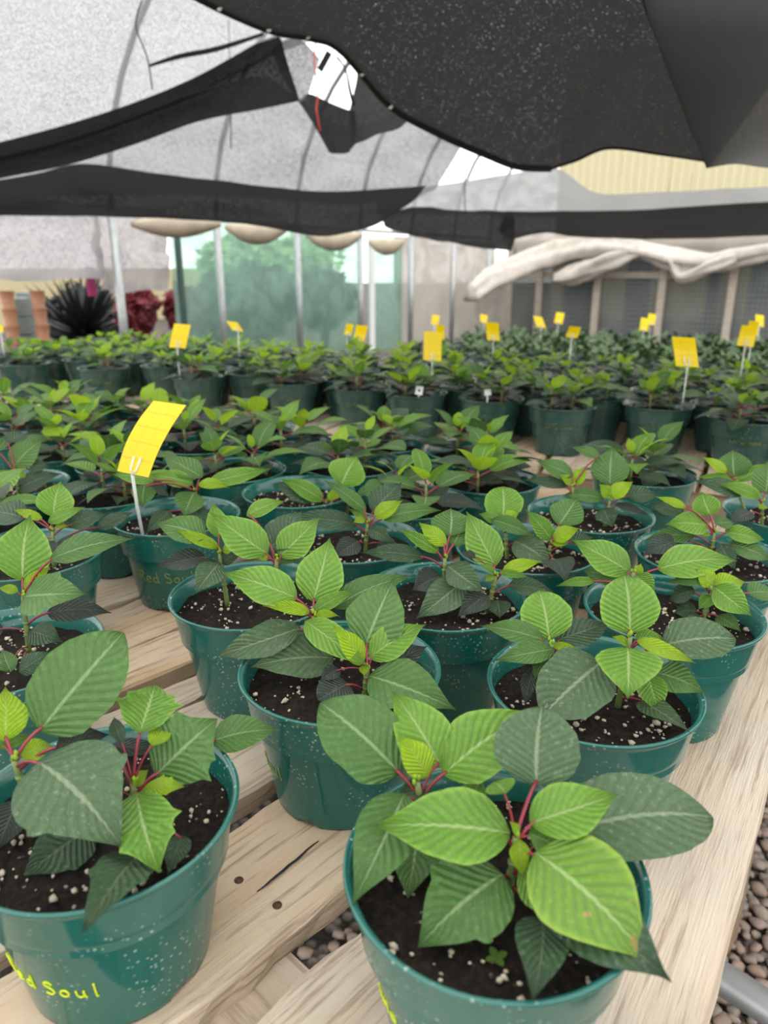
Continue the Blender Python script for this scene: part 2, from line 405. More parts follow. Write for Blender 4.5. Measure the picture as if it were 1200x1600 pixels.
def plank(parent, qa, qb, t0, t1, mat, seed, z=BENCH, ang=None, T=.022):
    Lp = t1 - t0; me = plank_mesh(Lp, abs(qb - qa), T, mat, seed=seed, nx=max(14, int(Lp * 40)))
    o = link('plank', me); c = qt((qa + qb) / 2, (t0 + t1) / 2, z)
    put(o, parent, c, math.pi/2 - A1); return o
slats = [(-.274, -.125), (-.415, -.307), (-.590, -.440), (-.637, -.597), (-.742, -.668), (-.858, -.748)]
q = -.870
while q > -2.4:
    w = random.choice([.09, .10, .12]); slats.append((q - w, q)); q -= w + random.choice([.008, .012, .02])
for i, (a, b) in enumerate(slats):
    o = plank(b1, a, b, -.05 + random.uniform(-.02, .02), min(1.30, (1.52 + .2756 * b) / .961) + random.uniform(-.015, .015), M_WOOD2 if i in (0, 2) else (M_WOOD if i % 3 else M_WOOD2), i + 1)
    if i == 1:
        for (nx, ny) in ((373, 1376), (433, 1415)):
            p = onz(nx, ny, BENCH); vs, fs = lathe([(0.0001, .0016), (.0026, .0014), (.0036, .0004), (.0036, -.002)], 14)
            nl = link('nail', mesh('nail', vs, fs, M_NAIL)); loc = o.matrix_basis
            m = Matrix.Rotation(-(math.pi/2 - A1), 3, 'Z'); wc = Vector(o.location) + b1.location
            nl.parent = o; nl.location = m @ (p - wc)
        # the split in this board
        c0, c1 = onz(402, 1395, BENCH), onz(498, 1315, BENCH); mb = MB()
        pts = [c0.lerp(c1, k / 10) for k in range(11)]
        n = len(mb.v)
        side = (c1 - c0).cross(UP).normalized()
        for k, p in enumerate(pts):
            w = .0009 * math.sin(math.pi * (k + .4) / 10.8) + .0003; p = p + side * random.uniform(-.0008, .0008)
            mb.v += [p + side * w + UP * .0009, p - side * w + UP * .0009]
        mb.f += [(2*k, 2*k+1, 2*k+3, 2*k+2) for k in range(10)]
        m4 = Matrix.Translation(wc) @ Matrix.Rotation(math.pi/2 - A1, 4, 'Z'); inv = m4.inverted()
        mb.v = [inv @ v for v in mb.v]; mb.build('split', M_BLACK, o, False)
# outer board along the bench end and rails beneath
pa, pb = onz(1072, 1600, BENCH), onz(1200, 1162, BENCH); dr = (pb - pa).normalized(); nr = Vector((dr.y, -dr.x, 0))
me = plank_mesh(1.66, .150, .045, M_WOOD2, rough=.001, nx=50, seed=40); o = link('plank', me)
put(o, b1, pa + dr * .30 - nr * .066 + UP * .002, math.atan2(dr.y, dr.x))
for t, qe in ((.20, -2.5), (.62, -2.5), (1.15, -1.5)):
    c = qt((qe - .20) / 2, t, BENCH - .022 - .045); o = link('rail', MB().box((0, 0, 0), (-.20 - qe, .075, .09)).me('rail', M_WOOD2, False)); put(o, b1, c, -A1)
for (q_, t_) in ((-.27, .62), (-.27, 1.15), (-1.2, .62), (-1.2, 1.15), (-2.2, .62), (-2.2, .9)):
    o = link('leg', MB().box((0, 0, 0), (.08, .08, BENCH - .11)).me('leg', M_WOODB, False)); put(o, b1, qt(q_, t_, (BENCH - .11) / 2), -A1)
# galvanised pipe lying beyond the bench end
p0, p1 = onz(1085, 1500, .16), onz(1230, 1595, .16)
d_ = (p1 - p0).normalized()
mb = MB().tube([p0 - d_ * .5, p0, p1, p1 + d_ * .3], .024, 20); tag(mb.build('steel_pipe', M_STEEL, None, origin=p0), 'dull galvanised steel pipe low above the gravel beside the bench', 'pipe')
mb = MB().box((p0 - d_ * .35) - UP * (.16 - .068) , (.09, .09, .136)); o = mb.build('concrete_block', plain('concrete', (.3, .29, .28), .9), None, False); tag(o, 'low concrete block carrying the steel pipe under the bench', 'block')

A2 = math.radians(27); N2 = Vector((math.sin(A2), math.cos(A2), 0)); V2 = Vector((math.cos(A2), -math.sin(A2), 0))
def cv(c, v, z=0): return N2 * c + V2 * v + Vector((0, 0, z))
b2 = empty('slatted_bench', cv(2.1, 0)); tag(b2, 'long slatted bench with brown fascia carrying the dark green pots', 'bench')
v = -2.7
i = 0
while v < 1.5:
    w = random.choice([.085, .095, .11]); Lp = .98; me = plank_mesh(Lp, w, .022, M_WOOD2 if i % 4 else M_WOOD, seed=60 + i, nx=20)
    o = link('plank', me); put(o, b2, cv(1.60 + Lp / 2 + random.uniform(-.012, .012), v + w / 2, BENCH), math.pi/2 - A2); v += w + .012; i += 1
for c_ in (1.635, 2.1, 2.54):
    o = link('fascia' if c_ < 1.7 else 'rail', MB().box((0, 0, 0), (4.3, .04, .12)).me('rail', M_WOODB, False)); put(o, b2, cv(c_, -.6, BENCH - .022 - .06), -A2)
for v_ in (-2.2, -.7, .9):
    for c_ in (1.68, 2.5):
        o = link('leg', MB().box((0, 0, 0), (.09, .09, BENCH - .14)).me('leg', M_WOODB, False)); put(o, b2, cv(c_, v_, (BENCH - .14) / 2), -A2)
b3 = empty('slatted_bench', cv(4.6, .9)); tag(b3, 'low bench holding the dim rows of plants at the wooden wall', 'bench')
v = -1.9
while v < 3.6:
    me = plank_mesh(1.7, .14, .022, M_WOOD2, seed=200 + int(v * 9), nx=8); o = link('plank', me); put(o, b3, cv(4.6, v + .07, BENCH3), math.pi/2 - A2); v += .155
for v_ in (-1.5, 1, 3.3):
    for c_ in (3.9, 5.3):
        o = link('leg', MB().box((0, 0, 0), (.09, .09, BENCH3 - .022)).me('leg', M_WOODB, False)); put(o, b3, cv(c_, v_, (BENCH3 - .022) / 2), -A2)

# ================================================================== GREENHOUSE
EAVE = 1.56
PX = [183, 352, 477, 572, 645, 708]
PP = [pt(x, 435, 6 + .9 * i) for i, x in enumerate(PX)]
W0 = Vector((PP[0].x, PP[0].y, 0)); WU = Vector((PP[-1].x - PP[0].x, PP[-1].y - PP[0].y, 0)).normalized(); WV = Vector((WU.y, -WU.x, 0))
def on_line(px, P, D):
    """where the vertical plane through pixel column px (at eye level) meets a ground line"""
    k = (px - 600) / F / (CP + (800 - 417) / F * SP)
    s = (k * P.y - P.x) / (D.x - k * D.y); return s
def wl(px, z=0, off=0): s = on_line(px, W0, WU); return W0 + WU * s - WV * off + Vector((0, 0, z))
wall_l = empty('wall_left', W0); tag(wall_l, 'row of galvanised posts under the eave', 'wall', kind='structure')
s_list = [on_line(x, W0, WU) for x in PX]; ds = (s_list[-1] - s_list[0]) / 5
posts = [s_list[0] + ds * k for k in range(-4, 7)]
for k, s in enumerate(posts):
    p = W0 + WU * s
    o = MB().tube([p, p + UP * EAVE], .034, 14).build('post', M_STEEL, None); o.parent = wall_l; o.location = -W0
for z in (EAVE,):
    o = MB().tube([W0 + WU * posts[0] + UP * z + WV * -.04, W0 + WU * posts[-1] + UP * z + WV * -.04], .018, 10).build('eave_rail', M_STEEL, None); o.parent = wall_l; o.location = -W0
roof = empty('roof', W0); tag(roof, 'arched pipe hoops over the greenhouse', 'roof', kind='structure')
for k, s in enumerate(posts):
    p = W0 + WU * s; pts = []
    for j in range(25):
        x = 3.6 * (1 - math.cos(math.pi * j / 24)); pts.append(p + WV * x + UP * (EAVE + 2.3 * math.sin(math.pi * j / 24)))
    o = MB().tube(pts, .022, 8).build('hoop', M_HOOP, None); o.parent = roof; o.location = -W0
def rows(*rs): return [[pt(*p) for p in r] for r in rs]
def sheet(name, label, mat, rws, group=None, cat='shade cloth', **kw):
    o = patch(name, rws, mat, **kw); tag(o, label, cat, group); return o
def edge_tape(o, pts, r, name='hem', mat=M_BLACK, flat=.35):
    mb = MB().tube(pts, r, 8); mb.v = [v - o.location for v in mb.v]; return mb.build(name, mat, o)
# main black canopy: hem outline, then the sheet runs back, cut short out of view to let top light in
hem = [(200, -70, 2.0), (310, -4, 2.15), (420, 46, 2.3), (482, 58, 2.4), (535, 80, 2.5), (610, 166, 2.75), (690, 212, 2.9), (760, 243, 3.0), (808, 261, 3.05), (860, 264, 3.1), (900, 251, 3.1), (950, 232, 3.0), (1030, 241, 2.85), (1112, 253, 2.7)]
H = [pt(*p) for p in hem]
def back(H, z, y, xs=.55, lift=.1):
    r = []
    for f in (0, .33, .66, 1):
        r.append([Vector((h.x * (1 - f * xs), h.y + (y - h.y) * f, h.z + (z + lift * math.sin(i * 1.3) - h.z) * f ** .8 - .10 * math.sin(math.pi * f) * 0)) for i, h in enumerate(H)])
    return r
cl = sheet('shade_cloth', 'large black shade cloth sagging overhead with a curved taped hem', C_DARK, back(H, 1.98, 1.25, .1, .04), nu=64, nv=24, wr=.03, wf=2.5)
def dense(P, n=60): return [catmull(P, i / n) for i in range(n + 1)]
edge_tape(cl, [p + Vector((0, -.004, 0)) for p in dense(H[:10])], .012)
edge_tape(cl, [p + Vector((0, -.004, 0)) for p in dense(H[9:], 30)], .005)
for (gx, gy) in ((340, 19), (418, 48), (481, 57), (568, 117), (613, 166)):
    c = min(dense(H, 200), key=lambda p: (to_px(p)[0] - gx) ** 2 + (to_px(p)[1] - gy) ** 2)
    vs, fs = lathe([(.0001, .002), (.006, .002), (.008, 0), (.006, -.002)], 12)
    g = link('hem_hole_light', mesh('hem_hole_light', vs, fs, M_WHITE), cl, c - cl.location + Vector((0, -.018, -.004)), (1.35, 0, 0))  # solid white disc standing in for daylight through a hole in the hem
H2 = [pt(1106, 252, 2.62), pt(1150, 257, 2.55), pt(1200, 263, 2.5), pt(1300, 268, 2.4), pt(1500, 250, 2.2)]
seam = [pt(1106, 253, 2.62), pt(1080, 190, 2.2), pt(1050, 110, 1.85), pt(1030, 50, 1.65), pt(1010, -5, 1.5), pt(985, -160, 1.1)]
rr = []
for s_, yy in zip(seam, range(6)):
    rr.append([s_ + Vector((x, -.02 * k, -.02 - .02 * k)) for k, x in enumerate((0, .25, .6, 1.0))])
rr[0] = [rr[0][0]] + H2[1:4]
cl2 = sheet('shade_cloth', 'charcoal shade cloth panel overlapping the black canopy along a taped seam', C_DARK2, rr, nu=24, nv=40, wr=.02)
edge_tape(cl2, [p + Vector((0, -.01, -.006)) for p in dense(seam, 40)], .010)
# pale net and its folds on the side towards the posts
sheet('shade_cloth', 'pale sunlit shade net stretched below the hoops', C_LIGHT, rows(
    [(-260, 285, 3.5), (-60, 255, 3.55), (140, 208, 3.6), (320, 138, 3.65), (470, 70, 3.7), (540, 60, 3.7)],
    [(-260, 60, 3.2), (-60, 60, 3.25), (140, 50, 3.3), (320, 30, 3.35), (470, 5, 3.4), (540, 0, 3.4)],
    [(-260, -260, 2.6), (-60, -260, 2.65), (140, -260, 2.7), (320, -260, 2.7), (470, -260, 2.7), (540, -260, 2.7)]), nu=50, nv=30, wr=.05, wf=3)
f1 = sheet('shade_cloth', 'dark folded roll of shade cloth slung diagonally across the pale net', C_FOLD, rows(
    [(-160, 262, 3.3), (0, 222, 3.35), (105, 194, 3.4), (210, 160, 3.45), (310, 118, 3.5), (400, 68, 3.55), (434, 54, 3.55)],
    [(-160, 280, 3.22), (0, 243, 3.25), (105, 217, 3.3), (210, 182, 3.35), (310, 140, 3.4), (400, 92, 3.5), (440, 64, 3.55)],
    [(-160, 292, 3.3), (0, 256, 3.33), (105, 228, 3.38), (210, 190, 3.45), (310, 152, 3.5), (400, 112, 3.55), (444, 80, 3.6)],
    [(-160, 310, 3.25), (0, 279, 3.28), (105, 258, 3.33), (210, 226, 3.4), (310, 190, 3.45), (400, 172, 3.52), (468, 158, 3.6)]), nu=50, nv=24, wr=.02, wf=6)
sheet('shade_cloth', 'narrow crease of net gathered up to the canopy hem', C_FOLD, rows(
    [(232, 101, 3.3), (280, 84, 3.3), (340, 72, 3.3), (412, 50, 3.3)], [(234, 105, 3.28), (282, 92, 3.25), (342, 80, 3.27), (412, 56, 3.3)]), nu=20, nv=4)
sheet('shade_cloth', 'grey shade net spread between the diagonal roll and the eave', C_LIGHT2, rows(
    [(-160, 250, 4.15), (40, 225, 4.6), (250, 165, 4.75), (400, 120, 4.8), (468, 155, 4.8), (520, 190, 4.8), (560, 195, 4.8), (640, 178, 4.9), (700, 205, 5.0), (722, 225, 5.0)],
    [(-160, 280, 4.2), (40, 262, 4.7), (250, 230, 4.85), (400, 215, 4.9), (468, 230, 4.9), (520, 245, 4.9), (560, 245, 4.9), (640, 230, 5.0), (690, 240, 5.0), (708, 250, 5.0)],
    [(-160, 320, 4.25), (40, 310, 4.75), (250, 305, 4.95), (400, 310, 5.0), (468, 315, 5.0), (520, 318, 5.0), (560, 318, 5.0), (640, 312, 5.1), (670, 300, 5.1), (680, 296, 5.1)]), nu=60, nv=24, wr=.06, wf=4)
fn = sheet('shade_cloth', 'gathered grey net funnel hanging at the open gap', C_MID, rows(
    [(425, 80, 3.6), (440, 64, 3.6), (470, 62, 3.6), (500, 92, 3.62)],
    [(440, 118, 3.65), (450, 118, 3.62), (470, 125, 3.62), (484, 142, 3.65)],
    [(466, 160, 3.68), (470, 160, 3.66), (476, 154, 3.66), (482, 146, 3.68)]), nu=14, nv=14)
fn.data.materials[0] = C_LIGHT2
sheet('shade_cloth', 'dark pouch of net drooping to a point below the open gap', C_MID, rows(
    [(467, 160, 3.7), (482, 146, 3.68), (515, 160, 3.66), (546, 172, 3.68), (556, 172, 3.7)],
    [(490, 195, 3.68), (500, 192, 3.62), (520, 200, 3.6), (546, 205, 3.64), (556, 205, 3.68)],
    [(514, 238, 3.66), (520, 240, 3.64), (528, 240, 3.62), (538, 240, 3.64), (546, 238, 3.66)]), nu=16, nv=12)
sheet('shade_cloth', 'torn flap of grey net beside the canopy hem', C_MID, rows(
    [(546, 172, 3.7), (556, 130, 3.66), (562, 105, 3.62), (590, 130, 3.6), (636, 190, 3.6)],
    [(548, 205, 3.7), (562, 185, 3.66), (572, 178, 3.64), (592, 186, 3.62), (625, 200, 3.62)],
    [(545, 238, 3.68), (556, 225, 3.66), (570, 220, 3.66), (590, 210, 3.64), (612, 205, 3.64)]), nu=16, nv=12)
sheet('shade_cloth', 'thin dark strap of net twisting through the open gap', C_FOLD, rows(
    [(530, 90, 3.64), (542, 110, 3.62), (549, 140, 3.62), (556, 166, 3.64)], [(520, 86, 3.6), (538, 108, 3.58), (544, 140, 3.58), (550, 164, 3.6)]), nu=14, nv=4)
mb = MB().tube([pt(*p) for p in ((494, 54, 3.3), (500, 50, 3.3), (510, 54, 3.3), (515, 62, 3.3))] , .004, 6).tube([pt(*p) for p in ((494, 54, 3.3), (491, 100, 3.32), (498, 140, 3.34), (494, 170, 3.34), (500, 205, 3.34))], .0035, 6)
tag(mb.build('twine', M_RED), 'red twine tied to the canopy hem above the open gap', 'twine')
mb = MB().box(pt(507, 96, 3.4), (.075, .02, .022), Matrix.Rotation(-1.0, 3, 'Y')); tag(mb.build('clamp', M_BLACK, None, False), 'small black clip at the canopy hem in the open gap', 'clip')
sheet('shade_cloth', 'dark doubled shade cloth band sagging along the eave', C_MID, rows(
    [(-220, 296, 3.9), (-30, 285, 4.4), (60, 270, 4.5), (130, 256, 4.55), (250, 271, 4.6), (390, 288, 4.65), (500, 299, 4.7), (600, 296, 4.8), (665, 290, 4.8)],
    [(-220, 318, 3.85), (-30, 312, 4.3), (60, 305, 4.4), (130, 300, 4.45), (250, 309, 4.5), (390, 322, 4.55), (500, 334, 4.6), (600, 322, 4.7), (650, 310, 4.75)],
    [(-220, 338, 3.85), (-30, 336, 4.35), (60, 337, 4.45), (130, 338, 4.5), (250, 341, 4.55), (390, 351, 4.6), (500, 369, 4.62), (585, 352, 4.7), (630, 325, 4.75)]), nu=60, nv=16, wr=.04, wf=5)
sheet('plastic_sheet', 'grey plastic sheet sloping under the open sky before the siding building', P_GREY, rows(
    [(590, 318, 6.6), (640, 297, 6.6), (720, 284, 6.6), (800, 271, 6.6), (868, 262, 6.6), (930, 301, 6.6), (1010, 301, 6.5), (1110, 296, 6.4), (1230, 290, 6.3)],
    [(590, 335, 6.2), (640, 335, 6.2), (720, 335, 6.2), (800, 338, 6.2), (868, 340, 6.2), (930, 340, 6.2), (1010, 338, 6.1), (1110, 332, 6.0), (1230, 325, 5.9)]), cat='plastic sheet', nu=50, nv=12, wr=.03, wf=5)
sheet('shade_cloth', 'black shade cloth band stretched above the wooden wall', C_FOLD, rows(
    [(790, 330, 5.8), (850, 330, 5.8), (900, 330, 5.8), (1010, 327, 5.7), (1110, 321, 5.6), (1240, 312, 5.5)],
    [(780, 362, 5.7), (850, 356, 5.7), (900, 352, 5.7), (1010, 352, 5.6), (1110, 348, 5.5), (1240, 340, 5.4)],
    [(800, 375, 5.75), (850, 364, 5.75), (900, 370, 5.75), (1010, 374, 5.65), (1110, 372, 5.55), (1240, 366, 5.45)]), nu=40, nv=10, wr=.03, wf=5)
sheet('shade_cloth', 'tangled dark net bunched where the two bands meet', C_FOLD, rows(
    [(596, 336, 5.5), (640, 324, 5.6), (700, 326, 5.7), (800, 329, 5.8)], [(600, 352, 5.4), (640, 344, 5.5), (700, 352, 5.6), (805, 352, 5.7)],
    [(606, 356, 5.4), (650, 370, 5.5), (720, 382, 5.6), (800, 392, 5.7)]), nu=30, nv=12, wr=.10, wf=6)
# loose threads
for pts in (((222, 0, 3.2), (212, 40, 3.2), (230, 90, 3.2), (238, 140, 3.2)), ((357, 30, 3.9), (360, 130, 3.95), (361, 232, 4.0)), ((725, 250, 4.2), (727, 335, 4.2))):
    tag(MB().tube(dense([pt(*p) for p in pts], 14), .0028, 5).build('thread', M_BLACK), 'loose black thread dangling from the shade net', 'thread', 'loose threads hanging from the nets')

# ---- film and net hung on the post line
def wsheet(label, x0, x1, z0, z1, mat, off=.10, nv=10, wr=.05, wf=3, name='plastic_sheet', cat='plastic sheet', sag=0):
    n = 12; r = [[wl(x0 + (x1 - x0) * i / n, z0 + (z1 - z0) * j / 3, off) for i in range(n + 1)] for j in range(4)]
    return sheet(name, label, mat, r, cat=cat, nu=40, nv=nv, wr=wr, wf=wf)
wsheet('white wall net before the crates and spiky plant', -420, 176, 1.08, 1.62, P_NET, .10, wr=.08, wf=5, name='shade_net', cat='net')
wsheet('dusty grey net hanging between the first post and the green film', 172, 286, .98, 1.62, P_NET2, .17, wr=.18, wf=6, name='shade_net', cat='net')
wsheet('green translucent plastic sheet stretched behind the posts', 280, 578, .2, 1.56, P_GREEN, .10, wr=.12, wf=5)
wsheet('narrow green plastic sheet beside the white upright strip', 586, 640, .2, 1.50, P_GREEN, .11, wr=.05)
wsheet('cloudy white plastic sheet drooping near the corner', 634, 789, .2, 1.52, P_WHITE, .18, wr=.16, wf=4)
p = wl(583, 0, .02); o = MB().box(p + UP * .72, (.10, .02, 1.44), Matrix.Rotation(math.atan2(WU.y, WU.x), 3, 'Z')).build('upright_strip', M_WHITE, None, False); tag(o, 'tall narrow white strip standing between two green sheets', 'strip')
p = wl(283, 0, .02); o = MB().tube([p, p + UP * 1.5], .03, 8).build('upright_pole', plain('dark_green_pole', (.02, .06, .05), .6), None); tag(o, 'dark green pole at the edge of the green sheet', 'pole')
def scallop(px0, px1, py, drop, Y, n=14):
    pts = [pt(px0 + (px1 - px0) * i / n, py + drop * math.sin(math.pi * i / n), Y) for i in range(n + 1)]
    return MB().tube(pts, [.02 + .065 * math.sin(math.pi * i / n) for i in range(n + 1)], 12)
for px0, px1, py, dr_, Y in ((205, 345, 350, 4, 6.2), (352, 452, 354, 12, 6.7), (478, 566, 366, 12, 7.6), (576, 632, 376, 10, 8.4)):
    tag(scallop(px0, px1, py, dr_, Y).build('rolled_film', P_TAN), 'tan roll of plastic film sagging between two posts', 'rolled film', 'rolls of film under the eave')

# ---- wooden wall at the back right
C0 = wl(795); RD = WV.copy()
def rw(px, z=0, off=0): s = on_line(px, C0, RD); return C0 + RD * s - WU * off + Vector((0, 0, z))
wall_r = empty('wall_rear', C0); tag(wall_r, 'wooden stud wall with dark screen panels', 'wall', kind='structure')
R3 = Matrix.Rotation(math.atan2(RD.y, RD.x), 3, 'Z')
def rpart(name, c, size, mat, rot=None):
    o = MB().box((0, 0, 0), size, R3 @ rot if rot else R3).build(name, mat, None, False); o.parent = wall_r; o.location = Vector(c) - C0; return o
for x in (800, 847, 938, 1040, 1150, 1270, 1400): rpart('stud', rw(x, .75, .06), (.095, .05, 1.5), M_STUD)
c0, c1 = rw(800), rw(1052); rpart('rail', (c0 + c1) / 2 + UP * 1.06, ((c1 - c0).length, .06, .085), M_STUD)
c0, c1 = rw(1052), rw(1420); rpart('rail', (c0 + c1) / 2 + UP * 1.30, ((c1 - c0).length, .06, .08), M_STUD)
c0, c1 = rw(800), rw(1420); rpart('top_plate', (c0 + c1) / 2 + UP * 1.50, ((c1 - c0).length, .09, .09), M_STUD)
xs = (800, 847, 938, 1040, 1150, 1270, 1400)
for a, b in zip(xs, xs[1:]):
    c0, c1 = rw(a, 0, -.05), rw(b, 0, -.05)
    rpart('screen_panel', (c0 + c1) / 2 + UP * .75, ((c1 - c0).length, .01, 1.5), P_SCREEN)
for x, w in ((890, .5), (985, .35), (1108, .16), (1185, .3)):
    p = rw(x, .7, -.5); o = MB().box(p, (w, .05, 1.4), R3).build('board', M_BLUE, None, False); tag(o, 'pale blue board leaning behind the screen wall', 'board', 'boards behind the screen')
def rsheet(label, pxs, Y, mat=P_WHITE, **kw):
    return sheet('plastic_sheet', label, mat, pxs, cat='plastic sheet', **kw)
def rpt(px, py, off=.13):
    """pixel on the plane of the rear wall"""
    P_, D_ = (C0 - WU * off, RD) if px >= 800 else (W0 + WV * off, WU)
    q = P_ + D_ * on_line(px, P_, D_); return pt(px, py, q.y)
rsheet('dusty white plastic sheet tacked along the top of the wooden wall', [[rpt(x, y) for x, y in r] for r in (
    [(804, 368), (850, 362), (930, 372), (1010, 374), (1100, 372), (1230, 366)], [(806, 395), (850, 388), (930, 384), (1010, 390), (1100, 395), (1230, 386)], [(806, 416), (850, 404), (930, 392), (1010, 402), (1100, 414), (1230, 402)])], 0, nu=40, nv=12, wr=.06, wf=4)
def swag(pts, rs, label, off):
    P = dense([rpt(x, y, off) for x, y in pts], 40); Rr = [catmull([Vector((r, 0, 0)) for r in rs], i / 40).x * (1 + .10 * noise.noise(Vector((i * .25, off * 9, 0)))) for i in range(41)]
    mb = MB().tube(P, Rr, 20)
    for i in range(41):
        for j in range(20):
            th = 2 * math.pi * j / 20; k = i * 20 + j; f = 1 + .26 * math.sin(3 * th + i * .12) + .14 * math.sin(5 * th - i * .10) + .3 * noise.noise(mb.v[k] * 4)
            mb.v[k] = P[i] + (mb.v[k] - P[i]) * f
            mb.v[k].z = P[i].z + (mb.v[k].z - P[i].z) * 1.25
    tag(mb.build('rolled_film', P_SWAG), label, 'rolled film')
swag([(735, 462), (770, 436), (850, 405), (930, 385), (1000, 392), (1050, 405), (1110, 408), (1220, 388)], [.09, .11, .12, .12, .10, .11, .09, .08], 'long twisted roll of dusty plastic swagged along the wooden wall', .27)
swag([(866, 436), (900, 428), (945, 410), (1000, 390)], [.05, .10, .10, .05], 'short loose tail of twisted plastic over the wall rail', .34)
swag([(1050, 405), (1065, 432), (1110, 415), (1150, 402)], [.07, .05, .06, .04], 'pointed fold of plastic hanging off the long roll', .34)
wsheet('torn white plastic curtain hanging at the corner', 728, 778, .1, 1.1, P_WHITE, -.17, wr=.14, wf=5)

# ---- outside
def corrugated():
    a, b = pt(872, 300, 17), pt(1900, 300, 13.5); a.z = b.z = 0; L = (b - a).length; d = (b - a).normalized(); nrm = Vector((d.y, -d.x, 0)); vs, fs = [], []
    n = int(L / .16) * 4
    for i in range(n + 1):
        k = i % 4; off = .03 if k in (0, 1) else -.01
        for z in (.1, 5.2): vs.append(a + d * (L * i / n) + nrm * off + UP * z)
    for i in range(n): fs.append((2*i, 2*i+2, 2*i+3, 2*i+1))
    b0 = empty('metal_building', a); tag(b0, 'cream corrugated metal building with rust streaks beyond the greenhouse', 'building')
    o = link('siding', mesh('siding', vs, fs, M_SIDING, smooth=False), b0, -a)
    mb = MB().tube([a + UP * 5.2, b + UP * 5.2], .08, 6); mb.v = [v - a for v in mb.v]; mb.build('eave_trim', M_WHITE, b0)
corrugated()
def bush(name, label, c, size, mat, n=900, leaf=.05, cat='shrub', group=None):
    r = empty(name, (c[0], c[1], 0)); tag(r, label, cat, group); mb = MB(); st = MB()
    for i in range(6):
        a = random.uniform(0, 6.28); st.tube([(0, 0, 0), (math.cos(a) * size[0] * .35, math.sin(a) * size[1] * .35, c[2])], [.03, .008], 6)
    st.build('stems', plain(name + '_stem', (.05, .035, .025), .8), r)
    for i in range(n):
        while True:
            p = Vector([random.uniform(-1, 1) for _ in range(3)])
            if .3 < p.length < 1: break
        k = 1 + .35 * noise.noise(p * 2.2); q = Vector((p.x * size[0] * k, p.y * size[1] * k, c[2] + p.z * size[2] * k))
        if q.z < .02: q.z = .02
        d = Vector([random.gauss(0, 1) for _ in range(3)]).normalized(); e = d.orthogonal().normalized(); b = len(mb.v); l = leaf * random.uniform(.6, 1.3)
        mb.v += [q - d * l, q + e * l * .45, q + d * l, q - e * l * .45]; mb.f.append((b, b+1, b+2, b+3))
    o = mb.build('foliage', mat, r); o['kind'] = 'stuff'
for x, Y, s, m, lab in ((400, 9.2, (.50, .5, .42), 'dark_shrub', 'dark shrub mass behind the green sheet'), (335, 8.1, (.29, .29, .30), 'dusk_green', 'dim green shrub close behind the green sheet'), (505, 10.4, (.4, .4, .36), 'dark_shrub', 'small dark shrub behind the middle post')):
    p = pt(x, 417, Y); bush('shrub', lab, (p.x, p.y, .75), s, M_FOL[m], 3200, .075)
for x, Y in ((208, 7.3), (284, 7.5)):
    p = pt(x, 417, Y); bush('red_shrub', 'dark red leafed shrub behind the dusty net', (p.x, p.y, .78), (.18, .18, .22), M_FOL['red_shrub'], 1100, .06, group='red shrubs behind the dusty net')
for x, Y, z, s in ((385, 15, 1.25, (.9, .8, .55)), (470, 18, 1.3, (.9, .8, .6))):
    p = pt(x, 417, Y); bush('tree', 'pale green tree far beyond the greenhouse wall', (p.x, p.y, z), s, M_FOL['hedge_green'], 1500, .12, cat='tree', group='trees beyond the wall')
def agave(px, Y):
    p = pt(px, 417, Y); r = empty('spiky_plant', (p.x, p.y, 0)); tag(r, 'dark spiky plant standing behind the white wall net', 'plant')
    vs, fs = lathe([(.16, 0), (.22, .45), (.24, .45), (.20, .38)], 20); link('pot', mesh('pot', vs, fs, M_BLACK), r)
    for i in range(120):
        a = random.uniform(0, 6.28); el = random.uniform(.1, 1.3); L = random.uniform(.55, .85); d = Vector((math.cos(a) * math.cos(el), math.sin(a) * math.cos(el), math.sin(el))); s = d.cross(UP).normalized()
        o = Vector((0, 0, .48)); mb = MB(); mb.v = [o - s * .03, o + s * .03, o + d * L * .5 + s * .032, o + d * L * .5 - s * .032, o + d * L, o + d * L * .45 - UP * .015 * 0 + d.cross(s) * .012]
        mb.f = [(0, 1, 2, 5), (0, 5, 3), (5, 2, 4), (5, 4, 3)]; mb.build('leaf', M_AGAVE, r, False)
agave(118, 7.9)
p = pt(120, 417, 9.5); bush('shrub', 'low black-green shrub mass behind the spiky plant', (p.x, p.y, .56), (.48, .32, .36), M_FOL['dark_shrub'], 2600, .07)
a, b = pt(-500, 417, 12), pt(330, 417, 19); a.z = b.z = 0
o = MB().box((a + b) / 2 + UP * .57, ((b - a).length, .1, 1.14), Matrix.Rotation(math.atan2((b - a).y, (b - a).x), 3, 'Z')).build('low_wall', plain('cream_block_wall', (.52, .46, .28), .8), None, False); tag(o, 'low cream wall outside beyond the spiky plant', 'low wall')
for k, (x, Y, hgt) in enumerate(((22, 6.6, .92), (40, 6.9, .96))):
    p = pt(x, 417, Y); mb = MB()
    for j in range(6): mb.box((0, 0, hgt / 6 * (j + .5)), (.17, .17, hgt / 6 - .012))
    o = mb.build('crate_stack', M_CRATE, None, False, None); o.location = (p.x, p.y, 0); tag(o, 'tall stack of grey green nursery trays behind the white net', 'tray stack', 'nursery tray stacks')
for x, Y in ((4, 6.4), (52, 6.5)):
    p = pt(x, 417, Y); vs, fs = [], []
    prof = []
    for j in range(7): prof += [(.045, .14 * j), (.06, .14 * j + .13), (.062, .14 * j + .138)]
    vs, fs = lathe([(r_, z_) for r_, z_ in prof], 14); o = link('pot_stack', mesh('pot_stack', vs, fs, M_TERRA), None, (p.x, p.y, 0)); tag(o, 'slim stack of terracotta pots beside the nursery trays', 'pot stack', 'terracotta pot stacks')
